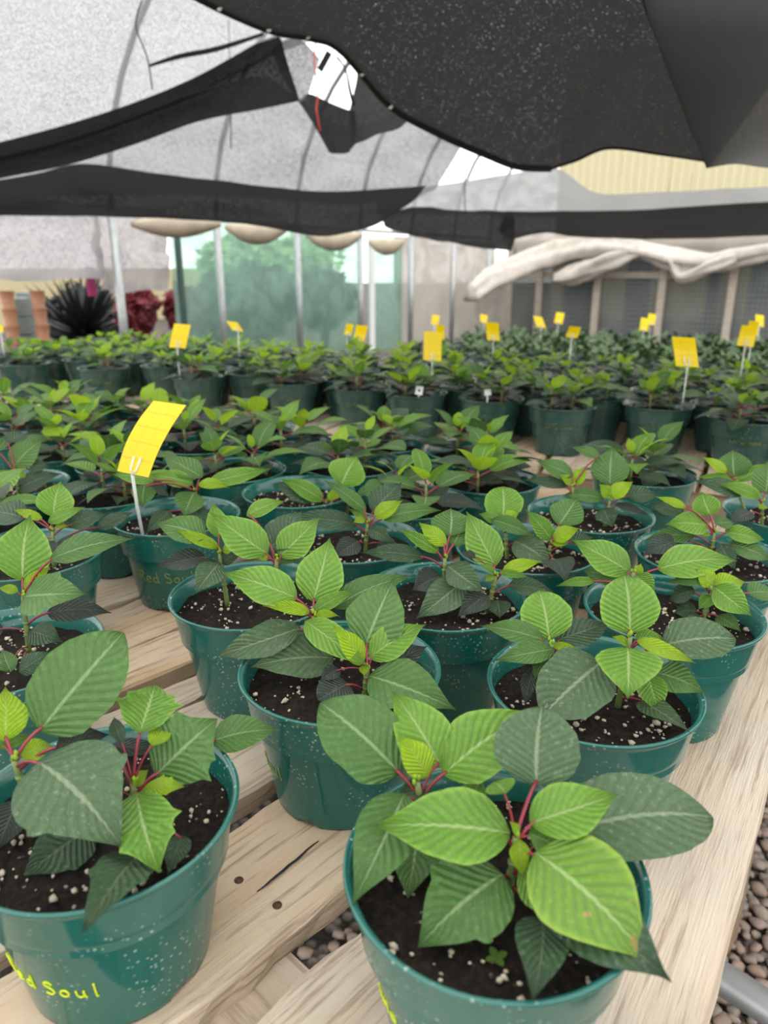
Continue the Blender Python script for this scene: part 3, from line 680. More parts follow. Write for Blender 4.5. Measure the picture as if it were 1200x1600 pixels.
p = wl(167, 1.06, .22); o = MB().box(p, (.07, .02, .22), Matrix.Rotation(math.atan2(WU.y, WU.x), 3, 'Z')).build('banner', M_PINK, None, False); tag(o, 'small magenta banner hanging behind the white net by the first post', 'banner')

# ================================================================== POTS
POT_H, SOIL = .116, .096
PROF0 = [(.0, .004), (.050, .004), (.054, .0), (.0565, .001), (.0570, .004), (.0580, .009), (.0690, .0667), (.0698, .0708), (.0700, .072), (.0722, .0735), (.0738, .0748), (.0745, .077), (.0750, .080), (.0784, .0985), (.0790, .1015), (.0812, .1024), (.0820, .1030), (.0826, .1048), (.0820, .1060), (.0800, .1056), (.0775, .1030), (.0745, .0800), (.0735, .070)]
PROF = [(r, z * POT_H / .106) for r, z in PROF0]
def prof_r(z):
    z = z * .106 / POT_H
    P = [(.0565, .001), (.0700, .072), (.0745, .077), (.0790, .1015)]
    for (r0, z0), (r1, z1) in zip(P, P[1:]):
        if z <= z1: return r0 + (r1 - r0) * (z - z0) / (z1 - z0)
    return P[-1][0]
def pot_me(mat, n):
    vs, fs = lathe(PROF, n, (1, 2, 3)); return mesh('pot', vs, fs, mat)
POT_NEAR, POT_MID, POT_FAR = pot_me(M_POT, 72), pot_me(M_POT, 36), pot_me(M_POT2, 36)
def soil_me(seed, n=40, k=10):
    vs, fs = [(0, 0, SOIL)], []
    for i in range(1, k + 1):
        for j in range(n):
            a = 2 * math.pi * j / n; r = .0755 * i / k; x, y = r * math.cos(a), r * math.sin(a)
            vs.append((x, y, SOIL + .004 * noise.noise(Vector((x * 60, y * 60, seed))) + .003 * noise.noise(Vector((x * 200, y * 200, seed)))))
    for j in range(n): fs.append((0, 1 + j, 1 + (j + 1) % n))
    for i in range(k - 1):
        for j in range(n): fs.append((1+i*n+j, 1+(i+1)*n+j, 1+(i+1)*n+(j+1) % n, 1+i*n+(j+1) % n))
    return mesh('soil', vs, fs, M_SOIL)
SOILS = [soil_me(i * 3.7) for i in range(4)]; SOIL_LO = soil_me(9, 16, 3)
def perl_me(seed):
    random.seed(seed); mb = MB()
    for i in range(190):
        a = random.uniform(0, 6.28); r = .074 * math.sqrt(random.random()); x, y = r * math.cos(a), r * math.sin(a)
        if noise.noise(Vector((x * 30, y * 30, seed))) < -.15: continue
        mb.lump((x, y, SOIL + .002), random.choice([.0006, .0007, .0008, .001, .0012, .0015, .0019, .0026]), (1.1, .9, .8), .35)
    return mb.me('perlite', M_PERL)
PERL = [perl_me(i + 50) for i in range(4)]
random.seed(11)

# ================================================================== LEAVES
SHAPES = {
 'o': [(0, .05), (.04, .34), (.10, .60), (.20, .87), (.33, 1.0), (.46, .96), (.60, .79), (.73, .53), (.84, .27), (.93, .085), (1, .008)],
 'r': [(0, .06), (.04, .40), (.10, .68), (.20, .92), (.35, 1.0), (.52, 1.0), (.68, .90), (.82, .68), (.92, .40), (.97, .2), (1, .03)],
 'n': [(0, .05), (.06, .32), (.14, .62), (.26, .90), (.38, 1.0), (.50, .95), (.63, .78), (.75, .55), (.87, .28), (.95, .10), (1, .01)],
 'l': [(0, .06), (.04, .40), (.10, .68), (.22, .90), (.36, .98), (.46, .95), (.52, 1.06), (.57, .78), (.66, .66), (.76, .48), (.88, .24), (.96, .08), (1, .01)],
 'm': [(0, .05), (.05, .30), (.14, .58), (.24, .72), (.32, .80), (.42, .90), (.50, 1.10), (.54, .84), (.62, .74), (.70, .80), (.74, .55), (.85, .30), (.95, .10), (1, .01)],
}
def prof(sh, t):
    P = SHAPES[sh]
    for (a, b), (c, d) in zip(P, P[1:]):
        if t <= c:
            f = (t - a) / (c - a); return b + (d - b) * f
    return .0
def blade(base, tip, nrm, width, sh='o', nt=26, nu=5, arch=.05, fold=.10, curl=.03, seed=0.0):
    base, tip = Vector(base), Vector(tip); ax = tip - base; L = ax.length; a = ax / L
    n = (nrm - a * nrm.dot(a)).normalized(); s = a.cross(n).normalized(); vs, fs, uv = [], [], []
    bend = .03 * math.sin(seed * 5.1)
    for i in range(nt + 1):
        t = (i / nt); hw = width / 2 * prof(sh, t)
        c = base + a * (L * t) + n * (L * (arch * 4 * t * (1 - t) - curl * t ** 3)) + s * (L * bend * math.sin(math.pi * t))
        for j in range(-nu, nu + 1):
            u = j / nu; w = hw * (1 + .07 * noise.noise(Vector((t * 5, seed + (3 if u > 0 else 0), 0))))
            wave = .018 * L * abs(u) * noise.noise(Vector((t * 4.5, seed * 3 + (7 if u > 0 else 0), 1.3)))
            quil = .0045 * L * math.cos(2 * math.pi * 10.5 * (t - .30 * abs(u) ** .85) + (2.8 if u > 0 else 0)) * abs(u) * (1.25 - abs(u))
            vs.append(c + s * (u * w) + n * (fold * w * abs(u) ** 1.25 - .10 * w * u * u * 0 + wave + quil)); uv.append(((u + 1) / 2, t))
    m = 2 * nu + 1
    for i in range(nt):
        for j in range(m - 1): fs.append((i*m+j, i*m+j+1, (i+1)*m+j+1, (i+1)*m+j))
    return vs, fs, uv
def tubeseg(p0, p1, bow, r0, r1, n=6, k=5):
    p0, p1 = Vector(p0), Vector(p1)
    return MB().tube([p0.lerp(p1, i / k) + Vector(bow) * math.sin(math.pi * i / k) for i in range(k + 1)], [r0 + (r1 - r0) * i / k for i in range(k + 1)], n)

# ---- paint-pen lettering that wraps the pot
GL = {'R': [(0, 0), (.02, 1), (.05, .95), (.4, 1), (.5, .8), (.38, .55), (.03, .5), (.25, .4), (.52, 0)], 'e': [(.05, .28), (.45, .33), (.4, .5), (.2, .55), (.05, .35), (.1, .08), (.3, 0), (.48, .1)],
 'd': [(.42, .45), (.2, .5), (.03, .28), (.12, .02), (.35, .05), (.45, .3), (.46, 1), (.46, .1), (.55, 0)], 'S': [(.5, .8), (.3, .95), (.08, .85), (.1, .65), (.4, .45), (.5, .2), (.3, 0), (.02, .08)],
 'o': [(.25, .5), (.08, .4), (.03, .2), (.15, .02), (.35, .05), (.45, .25), (.38, .45), (.25, .5)], 'u': [(.05, .5), (.06, .12), (.2, 0), (.38, .12), (.42, .5), (.43, .05), (.52, 0)],
 'l': [(.2, 1), (.16, .05), (.22, 0)], 'C': [(.5, .85), (.3, 1), (.08, .8), (.02, .45), (.12, .1), (.3, 0), (.52, .12)], 'h': [(.05, 1), (.05, 0), (.06, .35), (.25, .52), (.42, .4), (.43, 0)],
 '-': [(.05, .42), (.45, .45)], 'B': [(.05, 0), (.05, 1), (.35, .98), (.42, .78), (.3, .55), (.05, .52), (.4, .48), (.5, .22), (.35, .02), (.05, 0)], 'n': [(.05, .5), (.06, 0), (.08, .35), (.25, .52), (.42, .4), (.43, 0)]}
def lettering(root, potc, text, px, py, hgt, mat, adv=.66, r=.0006, back=0.0):
    """text starts at the spot of the pot wall seen at pixel (px, py)"""
    best = None
    for ia in range(180):
        a = math.radians(-180 + ia)          # camera side of the pot
        for iz in range(24):
            z = .006 + .07 * iz / 23; rr = prof_r(z) + .0004
            p = Vector((potc[0] + rr * math.cos(a), potc[1] + rr * math.sin(a), potc[2] + z)); x, y, d = to_px(p)
            e = (x - px) ** 2 + (y - py) ** 2
            if best is None or e < best[0]: best = (e, a, z)
    _, a0, z0 = best; mb = MB(); s = -back * hgt
    for ch in text:
        if ch != ' ':
            P = [Vector((x, y, 0)) for x, y in GL[ch]]; pts = []
            for p in dense(P, 4 * len(P)):
                z = z0 + p.y * hgt; rr = prof_r(z) + .0003; a = a0 + (s + p.x * hgt) / rr
                pts.append((rr * math.cos(a), rr * math.sin(a), z))
            mb.tube(pts, r, 5)
        s += hgt * (adv if ch not in 'l ' else .42)
    return mb.build('lettering', mat, root)

# ---- what a leaf has to keep clear of: every pot, the leaves of other plants, the card stakes
from mathutils.bvhtree import BVHTree
POTC, CELLS = [], {}
def near_pots(x, y, z, r=.20): return [c for c in POTC if abs(c[0] - x) < r and abs(c[1] - y) < r and abs(c[2] - z) < .08]
def pot_need(x, y, pots):
    h = -9.0
    for cx, cy, cz in pots:
        d = math.hypot(x - cx, y - cy)
        if d < .0725: h = max(h, cz + SOIL + .003)
        elif d < .0860: h = max(h, cz + POT_H + .0015)
    return h
def book(who, vs, fs):
    xs, ys, zs = [v[0] for v in vs], [v[1] for v in vs], [v[2] for v in vs]; bb = (min(xs), min(ys), min(zs), max(xs), max(ys), max(zs))
    e = (who, bb, BVHTree.FromPolygons(vs, fs))
    for i in range(int(bb[0] // .1), int(bb[3] // .1) + 1):
        for j in range(int(bb[1] // .1), int(bb[4] // .1) + 1): CELLS.setdefault((i, j), []).append(e)
    return e
def hits(who, vs, fs):
    xs, ys, zs = [v[0] for v in vs], [v[1] for v in vs], [v[2] for v in vs]; bb = (min(xs), min(ys), min(zs), max(xs), max(ys), max(zs)); t = None; n = 0; seen = set()
    for i in range(int(bb[0] // .1), int(bb[3] // .1) + 1):
        for j in range(int(bb[1] // .1), int(bb[4] // .1) + 1):
            for e in CELLS.get((i, j), ()):
                if e[0] == who or id(e) in seen: continue
                seen.add(id(e)); b = e[1]
                if any(bb[k] > b[k + 3] or b[k] > bb[k + 3] for k in range(3)): continue
                if t is None: t = BVHTree.FromPolygons(vs, fs)
                n += len(t.overlap(e[2]))
    return n
# ---- potted plants laid out leaf by leaf
def hand_plant(key, xy, label, stems, leaves, text=None, pot=POT_NEAR, perl=True):
    base = Vector((xy[0], xy[1], BENCH)); root = empty('potted_poinsettia', base); tag(root, label, 'potted plant', 'poinsettias on the slatted bench with teal pots')
    po = link('pot', pot, root); po.rotation_euler = (0, 0, random.uniform(0, 6))
    k = random.randrange(4); link('soil', SOILS[k], root)
    if perl:
        q = link('perlite', PERL[k], root, rot=(0, 0, random.uniform(0, 6))); q['kind'] = 'stuff'
    if text: lettering(root, base, *text)
    soilz = BENCH + SOIL; tops = []; around = [c for c in near_pots(xy[0], xy[1], BENCH, .35) if math.hypot(c[0] - xy[0], c[1] - xy[1]) > .05]
    for (sx, sy, dy) in stems:
        top = pt(sx, sy, xy[1] + dy)
        if top.z < soilz + .012: top.z = soilz + .012
        off = Vector((top.x - xy[0], top.y - xy[1], 0)); off *= min(1, .055 / max(off.length, 1e-6))
        b = Vector((xy[0] + off.x * .85, xy[1] + off.y * .85, soilz - .004)); tops.append((b, top))
        mb = tubeseg(b - base, top - base, (0, 0, 0), .0027, .0018, 8, 6)
        for f in (.45, .62, .78): mb.lump(b.lerp(top, f) - base, .0032, (1, 1, .7), .1)
        mb.build('stem', M_STEM, root)
        bud = MB()
        for q in range(3): bud.lump(top - base + Vector((random.uniform(-.002, .002), random.uniform(-.002, .002), .001 + .0015 * q)), .0018, (.8, .8, 1.4))
        bud.build('growing_tip', LM['Y'], root)
    for i, lf in enumerate(leaves):
        st, bx, by, tx, ty, dyt, wpx, kind, *op = lf; op = op[0] if op else {}
        sb, stp = tops[st]; y0 = xy[1] + stems[st][2]
        dyb = op.get('dyb', dyt * .22); bs, tp = pt(bx, by, y0 + dyb), pt(tx, ty, y0 + dyt)
        for _ in range(90):
            bad = None
            for q in range(11):
                P = bs.lerp(tp, q / 10); rr = (Vector((P.x, P.y)) - Vector(xy)).length
                if P.z < max(soilz + .006 if rr < .070 else (RIM + .004 if rr < .094 else -1), pot_need(P.x, P.y, around) + .003): bad = q
            if bad is None: break
            if bad > 2: tp += (Vector((0, 0, CAMZ)) - tp).normalized() * .002
            if bad < 8: bs += (Vector((0, 0, CAMZ)) - bs).normalized() * .0012
        ax = (tp - bs).normalized(); mid = (bs + tp) / 2; tc = (Vector((0, 0, CAMZ)) - mid).normalized(); face = op.get('face', .5)
        n = UP * (1 - face) + tc * face; n = (n - ax * n.dot(ax)).normalized(); s = ax.cross(n).normalized()
        x0, y0_, _ = to_px(bs); x1, y1, _ = to_px(tp); dv = Vector((x1 - x0, y1 - y0_)); dv = dv.normalized() if dv.length > 1 else Vector((0, 1))
        e = .01; xa, ya, _ = to_px(mid + s * e); xb, yb, _ = to_px(mid - s * e); per = abs((xa - xb) * -dv.y + (ya - yb) * dv.x) / (2 * e)
        L = (tp - bs).length; wd = min(max(wpx / max(per, 1), .30 * L), 1.05 * L)
        sh = op.get('sh', 'o'); big = L > .03
        vs, fs, uv = blade(bs - base, tp - base, n, wd, sh, 26 if big else 14, 5 if big else 3, op.get('arch', .05), op.get('fold', .10), op.get('curl', .04), seed=i * 1.7 + xy[0] * 31)
        for v in vs:
            rr = math.hypot(v.x, v.y)
            if rr < .075: v.z = max(v.z, SOIL + .003)
            elif rr < .086 and v.z > POT_H - .012: v.z = max(v.z, POT_H + .001)
        for v in vs:
            need = pot_need(v.x + base.x, v.y + base.y, around) - base.z
            if need - .014 < v.z < need: v.z = need
        book(root.name, [v + base for v in vs], fs)
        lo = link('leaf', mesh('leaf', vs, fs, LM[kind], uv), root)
        zt = min(max(bs.z - .012 * (1 if big else .3), sb.z + .012), stp.z); f = (zt - sb.z) / max(stp.z - sb.z, 1e-5)
        a = sb.lerp(stp, max(0, min(1, f)))
        lo2 = tubeseg(a - base, bs - base + ax * .003, (0, 0, .12 * (bs - a).length), .0011 if big else .0007, .0010 if big else .0006, 6, 5).build('petiole', M_PET, lo)
    return root

# ---- generic plants: shared leaf meshes
def unit_leaf(kind, sh, seed, nt=14, nu=3):
    vs, fs, uv = blade((0, 0, 0), (1, 0, 0), UP, .62 if sh != 'n' else .5, sh, nt, nu, .06, .12, .10, seed)
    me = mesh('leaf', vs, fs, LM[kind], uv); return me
UV_ = {}
UL = {k: [unit_leaf(k, sh, i * 2.3 + 1) for i, sh in enumerate(('o', 'r', 'n', 'l'))] for k in 'YBMDK'}
PETU = tubeseg((0, 0, 0), (1, 0, 0), (0, 0, .05), .07, .06, 5, 3).me('petiole', M_PET)
STEMU = tubeseg((0, 0, 0), (0, 0, 1), (0, 0, 0), .05, .032, 7, 3).me('stem', M_STEM)
def orient(o, loc, ax, nrm, L):
    ax = ax.normalized(); n = (nrm - ax * nrm.dot(ax)).normalized(); s = n.cross(ax)
    M = Matrix((ax, s, n)).transposed(); o.location = loc; o.rotation_euler = M.to_euler(); o.scale = (L, L, L)
def gen_plant(xy, z, label, group, potme, rnd, size=1.0, lod=0, text=None, gap_lit=False):
    base = Vector((xy[0], xy[1], z)); root = empty('potted_poinsettia', base); tag(root, label, 'potted plant', group)
    link('pot', potme, root, rot=(0, 0, rnd.uniform(0, 6))); link('soil', SOILS[rnd.randrange(4)] if lod == 0 else SOIL_LO, root)
    if text: lettering(root, base, *text)
    a0 = rnd.uniform(0, 6.28); around = near_pots(xy[0], xy[1], z, .35)
    for k in range(2):
        a = a0 + math.pi * k + rnd.uniform(-.4, .4); c = Vector((.03 * math.cos(a), .03 * math.sin(a), SOIL)); h = rnd.uniform(.036, .052) * size
        st = link('stem', STEMU, root, c, None, (.06, .06, h)); lean = Vector((math.cos(a), math.sin(a), 0)) * .15
        ph = rnd.uniform(0, 6.28)
        for i in range(11):
            f = i / 10; hh = .012 + (h - .006) * f; az = ph + i * 2.4 + rnd.uniform(-.25, .25)
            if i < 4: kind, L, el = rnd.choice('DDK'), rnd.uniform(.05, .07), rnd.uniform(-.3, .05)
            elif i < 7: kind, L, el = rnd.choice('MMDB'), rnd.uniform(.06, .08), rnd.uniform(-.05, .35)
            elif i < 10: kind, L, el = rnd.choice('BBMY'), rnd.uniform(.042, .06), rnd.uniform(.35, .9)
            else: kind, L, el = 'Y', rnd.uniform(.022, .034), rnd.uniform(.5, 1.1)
            if gap_lit and i >= 4: kind = 'Y' if i >= 8 else rnd.choice('BBY')  # roof-gap light on the rear rows, painted in as brighter, yellower leaf colours
            L *= size; me = rnd.choice(UL[kind]); tilt = Vector((rnd.uniform(-.25, .25), rnd.uniform(-.25, .25), 0)); pk = rnd.uniform(.18, .35)
            if me.name not in UV_: UV_[me.name] = ([v.co.copy() for v in me.vertices], [tuple(p.vertices) for p in me.polygons])
            uvs_, ufs = UV_[me.name]; best = None; p0 = c + Vector((0, 0, hh))
            for trial in range(26):
                ez = min(el + .11 * (trial % 9), 1.35); aa = az + (0, .45, -.45)[trial // 9]
                d = Vector((math.cos(aa) * math.cos(ez), math.sin(aa) * math.cos(ez), math.sin(ez))); pl = L * pk
                p1 = p0 + (Vector((d.x, d.y, abs(d.z) * .6 + .25)).normalized()) * pl
                nn = UP + Vector((-d.x, -d.y, 0)) * .1 + tilt; n_ = (nn - d * nn.dot(d)).normalized(); R3_ = Matrix((d, n_.cross(d), n_)).transposed()
                wv = [base + p1 + R3_ @ (v * L) for v in uvs_]
                low = max([0.0] + [pot_need(v.x, v.y, around) - v.z for v in wv])
                sc = (low * 4000 if low > 0 else 0) + hits(root.name, wv, ufs)
                if best is None or sc < best[0]: best = (sc, d, p1, nn, wv)
                if sc == 0: break
            _, d, p1, nn, wv = best; book(root.name, wv, ufs)
            lf = link('leaf', me, root); orient(lf, p1, d, nn, L)
            if lod == 0:
                pe = link('petiole', PETU, lf); q = lf.rotation_euler.to_matrix()
                v = q.inverted() @ (p0 - p1) / L; orient(pe, v, -v, Vector((0, .1, 1)), v.length)
    return root

# ================================================================== PLANTS ON THE FRONT BENCH
POS = dict(A=(.060, .322), B=(-.172, .369), C=(-.036, .531), D=(-.132, .676), E=(.164, .506), F=(.276, .640), G=(-.278, .925), R=(.064, .678), S=(.166, .802), T=(.271, .925),
           U=(.372, .782), V=(.540, .930), X=(.152, 1.085), Y=(-.117, 1.030), Z=(-.036, .838), P=(-.407, .785), Q=(-.327, .562), L=(-.563, 1.070))
GEN = [(370, 738), (180, 720), (218, 757), (65, 641), (82, 657), (105, 681), (140, 705), (205, 652), (690, 702), (565, 716), (450, 690), (365, 668), (610, 768), (290, 700), (262, 664), (1005, 738), (-60, 820), (-90, 700), (-10, 690), (30, 640), (625, 700)]
pts = [[*v, 12.0] for v in POS.values()] + [[onz(x, y, RIM).x, onz(x, y, RIM).y, 1.0] for x, y in GEN]
for it in range(150):
    for i in range(len(pts)):
        for j in range(i):
            dx, dy = pts[i][0] - pts[j][0], pts[i][1] - pts[j][1]; d = math.hypot(dx, dy)
            if d < .1665 and d > 1e-6:
                m = (.1665 - d) / d; wi, wj = 1 / pts[i][2], 1 / pts[j][2]; k = m / (wi + wj)
                pts[i][0] += dx * k * wi; pts[i][1] += dy * k * wi; pts[j][0] -= dx * k * wj; pts[j][1] -= dy * k * wj
for key, p in zip(POS, pts): POS[key] = (p[0], p[1])
GPOS = [(p[0], p[1]) for p in pts[len(POS):]]
rnd = random.Random(5)
# ---- where the pots of the other two benches stand
row0 = [(40, 567, 0), (163, 573, 1), (310, 586, 0), (458, 594, 1), (565, 603, 2), (650, 612, 0), (772, 619, 2), (880, 631, 2), (1045, 630, 2), (1172, 650, 2), (-80, 560, 0), (1300, 655, 0)]
B2 = []; ORD = ['first', 'second', 'third', 'fourth', 'fifth', 'sixth', 'seventh']
for x, y, tx in row0:
    p = onz(x, y, RIM); B2.append([p.x, p.y, 6.0, tx, 0])
for r in range(1, 5):
    v = -2.6
    while v < 1.45:
        p = cv(1.70 + .175 * r, v + (.09 if r % 2 else 0)); B2.append([p.x + rnd.uniform(-.01, .01), p.y + rnd.uniform(-.01, .01), 1.0, 0, r]); v += .182
B2 = [b for b in B2 if -260 < to_px((b[0], b[1], RIM))[0] < 1400]
for it in range(120):
    for i in range(len(B2)):
        for j in range(i):
            dx, dy = B2[i][0] - B2[j][0], B2[i][1] - B2[j][1]; d = math.hypot(dx, dy)
            if 1e-6 < d < .1665:
                m = (.1665 - d) / d; wi, wj = 1 / B2[i][2], 1 / B2[j][2]; k = m / (wi + wj)
                B2[i][0] += dx * k * wi; B2[i][1] += dy * k * wi; B2[j][0] -= dx * k * wj; B2[j][1] -= dy * k * wj
POTC += [(p[0], p[1], BENCH) for p in list(POS.values()) + GPOS] + [(b[0], b[1], BENCH) for b in B2]
B3 = []
for r in range(7):
    v = -1.81
    while v < 3.3:
        p = cv(3.95 + .2 * r, v + (.1 if r % 2 else 0)); v += .21
        if 580 < to_px((p.x, p.y, BENCH3 + .15))[0] < 1260: B3.append((p.x, p.y, r))
POTC += [(b[0], b[1], BENCH3) for b in B3]
cards = [(277, 525, 26, 37, 2.30, 8, 'tilted yellow card above the unmarked fascia bench pots'), (367, 510, 17, 15, 2.75, -10, None), (545, 515, 11, 17, 3.0, 5, None), (563, 521, 18, 25, 2.75, 6, None), (676, 541, 28, 45, 2.08, 1, 'creased yellow card above the white tagged pots'), (688, 519, 13, 22, 2.7, 0, None), (672, 500, 11, 15, 5.0, 3, 1), (770, 518, 20, 28, 2.55, -2, None), (760, 498, 11, 13, 5.2, 0, 1), (843, 503, 14, 17, 4.7, -6, 1), (874, 497, 13, 17, 4.9, 4, 1), (904, 519, 18, 17, 2.75, 6, None), (1007, 507, 13, 20, 4.4, 3, 1), (1018, 499, 12, 17, 4.7, 3, 1), (1083, 550, 36, 46, 1.83, -6, 'straight yellow card with a clear stake above a lettered dark pot'), (1168, 525, 26, 32, 2.1, 8, None), (1177, 513, 16, 22, 2.4, 3, None), (1187, 501, 13, 18, 4.2, 0, 1), (1, 514, 8, 12, 2.75, 0, None)]
def planted(p, zb):
    """the point in the soil of the nearest pot, for a stake that stands at p"""
    c = min((q for q in POTC if abs(q[2] - zb) < .01), key=lambda q: math.hypot(q[0] - p.x, q[1] - p.y)); d = Vector((p.x - c[0], p.y - c[1], 0)); k = min(1, .056 / max(d.length, 1e-6))
    return Vector((c[0], c[1], zb + SOIL - .012)) + d * k
STAKES = []
for n_, (x, y, w, h, Y, sk, lab) in enumerate(cards):
    zb = BENCH3 if lab == 1 else BENCH; best = None
    for k in range(-90, 91):                     # slide the card along its line of sight until it stands over soil
        for dx in (0, -4, 4, -8, 8, -12, 12):
            Yk = Y + k * .006; t_ = pt(x + dx - sk * .5, y + h / 2, Yk)
            if any((Vector((t_.x, t_.y, 0)) - Vector((b_.x, b_.y, 0))).length < .04 for a_, b_ in STAKES): continue
            for cx, cy, cz in POTC:
                if abs(cz - zb) > .01: continue
                d = math.hypot(t_.x - cx, t_.y - cy)
                if d < .056:
                    sc = abs(k) * .006 + abs(dx) * .006 + max(0, .040 - d) * 2
                    if best is None or sc < best[0]: best = (sc, Yk, x + dx)
    if best: Y, x = best[1], best[2]; cards[n_] = (x, y, w, h, Y, sk, lab)
    top = pt(x - sk * .5, y + h / 2, Y - .002); STAKES.append((top, planted(top, zb)))
    t_ = MB().tube([top, STAKES[-1][1]], .004, 6)
    q_ = [pt(x - w/2 - sk * .5, y + h/2, Y), pt(x + w/2 - sk * .5, y + h/2, Y), pt(x + w/2 + sk * .5, y - h/2, Y + .02), pt(x - w/2 + sk * .5, y - h/2, Y + .02)]; m_ = len(t_.v)
    t_.v += [v + Vector((0, e_, 0)) for e_ in (-.006, .006) for v in q_]; t_.f += [tuple(m_ + i for i in f) for f in ((0, 1, 2, 3), (4, 5, 6, 7), (0, 1, 5, 4), (1, 2, 6, 5), (2, 3, 7, 6), (3, 0, 4, 7))]
    book('stake', t_.v, t_.f)
TAGS = ((655, 610, 11, 13, 1.84, .15, 'white plant tag with a dark mark leaning in an unmarked dark pot'), (762, 613, 10, 9, 1.80, -.1, 'white plant tag half hidden in a lettered dark pot'), (743, 586, 9, 11, 2.05, 0, 'small white tag among leaves behind the fascia bench front row'))
for x, y, w, h, Y, s, lab in TAGS:               # leaves leave the tag heads open to the aisle
    b = planted(pt(x, y, Y), BENCH); c = pt(x, y, b.y); t_ = MB().tube([b, c], .003, 6).tube([c, c + Vector((-c.x, -c.y, CAMZ - c.z)).normalized() * .12], .009, 8); book('stake', t_.v, t_.f)
o_ = lambda **k: k
HP = {}
HP['A'] = ('poinsettia with broad veined leaves in the pot lettered uno, at the bench end', [(806, 1308, -.005), (652, 1222, .038)], [
 (0, 797, 1302, 583, 1288, .005, 122, 'B', o_(face=.55, fold=.16, arch=.07)), (0, 836, 1332, 1022, 1506, -.045, 165, 'S', o_(arch=.07)), (0, 828, 1286, 968, 1238, .012, 92, 'B', o_(fold=.14)),
 (0, 880, 1300, 1118, 1272, .03, 140, 'G', o_(dyb=.012, sh='r')), (0, 868, 1385, 1050, 1532, -.06, 130, 'D', o_(face=.6, dyb=-.02)), (0, 786, 1366, 652, 1478, -.035, 150, 'M', o_(sh='l', arch=.06)),
 (0, 845, 1430, 833, 1556, -.045, 92, 'D', o_(sh='n', face=.6)), (0, 812, 1312, 816, 1370, -.012, 32, 'Y', o_(face=.8)), (0, 811, 1302, 797, 1283, .0, 15, 'Y'), (0, 826, 1302, 888, 1336, .005, 55, 'B'),
 (0, 815, 1352, 880, 1442, -.025, 62, 'B'), (0, 838, 1228, 847, 1102, .055, 132, 'G', o_(dyb=.02, sh='r', face=.6)),
 (1, 624, 1208, 501, 1096, .035, 118, 'M', o_(sh='r', face=.6)), (1, 690, 1198, 613, 1078, .045, 88, 'B', o_(face=.6)), (1, 692, 1210, 842, 1108, .03, 108, 'B', o_(face=.6)), (1, 668, 1214, 622, 1148, .012, 52, 'Y', o_(face=.6)),
 (1, 632, 1240, 550, 1412, -.03, 104, 'M', o_(face=.6)), (1, 655, 1290, 637, 1400, -.025, 92, 'M', o_(sh='l')), (1, 735, 1250, 752, 1215, .01, 46, 'B'), (1, 712, 1300, 690, 1408, -.03, 62, 'M'), (0, 790, 1240, 770, 1220, .02, 46, 'B'), (1, 665, 1235, 615, 1245, 0, 40, 'D')])
HP['B'] = ('poinsettia with a huge dark lobed leaf, pot front lettered Soul', [(22, 1188, .0), (208, 1225, .0)], [
 (0, 60, 1190, 188, 1318, -.05, 195, 'G', o_(sh='l', face=.6)), (0, 62, 1142, 191, 987, .05, 124, 'M', o_(face=.6, sh='r')), (0, 8, 1158, 8, 1072, .03, 74, 'Y', o_(face=.6)), (0, 32, 1180, 86, 1166, .012, 36, 'Y'), (0, -2, 1168, 50, 1147, .02, 20, 'B'),
 (0, 140, 1292, 37, 1366, -.035, 95, 'D', o_(sh='l', face=.7)), (1, 218, 1335, 131, 1446, -.055, 82, 'D', o_(sh='l')), (0, 30, 1250, -4, 1330, -.02, 60, 'K'), (0, 88, 1168, 172, 1146, .03, 42, 'K'),
 (1, 218, 1145, 243, 1066, .055, 98, 'B', o_(sh='m', face=.6)), (1, 243, 1212, 338, 1122, .025, 122, 'M', o_(sh='m', face=.6)), (1, 330, 1158, 436, 1139, .065, 58, 'M', o_(dyb=.055)), (1, 214, 1238, 248, 1360, -.05, 118, 'B', o_(sh='m', face=.6)),
 (1, 220, 1238, 287, 1228, -.01, 34, 'Y', o_(sh='m')), (1, 205, 1228, 232, 1202, .01, 24, 'Y'), (1, 172, 1166, 264, 1172, .02, 26, 'K', o_(dyb=.03)), (1, 190, 1160, 178, 1118, .03, 26, 'D'), (1, 238, 1165, 263, 1128, .03, 32, 'Y'), (1, 285, 1305, 262, 1366, -.04, 42, 'D'), (1, 175, 1240, 195, 1215, 0, 30, 'B')], ('Red Soul', 74, 1552, .0115, M_YPEN, .80, .0007, 2.82))
HP['C'] = ('poinsettia with a tall pointed top leaf, Soul written low on its pot side', [(489, 962, .022), (574, 1046, -.02)], [
 (0, 489, 940, 515, 839, .045, 76, 'B', o_(face=.65)), (0, 464, 935, 347, 893, .012, 62, 'B', o_(face=.65)), (0, 520, 950, 646, 897, .045, 42, 'M'), (0, 484, 957, 410, 946, -.01, 14, 'Y', o_(face=.7)), (0, 488, 957, 558, 922, .01, 24, 'B'), (0, 493, 960, 530, 962, -.01, 15, 'Y'),
 (0, 477, 970, 577, 1040, -.05, 50, 'B', o_(face=.6)), (0, 470, 981, 333, 1025, -.01, 54, 'G', o_(face=.6)), (0, 521, 1028, 392, 1040, -.015, 72, 'G', o_(face=.6)), (1, 570, 1010, 616, 902, .05, 92, 'M', o_(face=.6)), (1, 577, 1028, 666, 974, .02, 54, 'B', o_(face=.6)),
 (1, 567, 1038, 520, 976, .005, 36, 'Y', o_(face=.6)), (1, 567, 1040, 569, 1056, -.01, 15, 'Y'), (1, 577, 1056, 712, 1106, -.02, 86, 'M', o_(face=.55)), (1, 595, 1046, 668, 1008, .02, 46, 'K'), (1, 544, 1068, 497, 1092, -.03, 48, 'K', o_(sh='r')), (1, 530, 1045, 500, 1064, -.015, 26, 'K')], ('Soul', 408, 1192, .0125, M_YPEN2, .7, .0005))
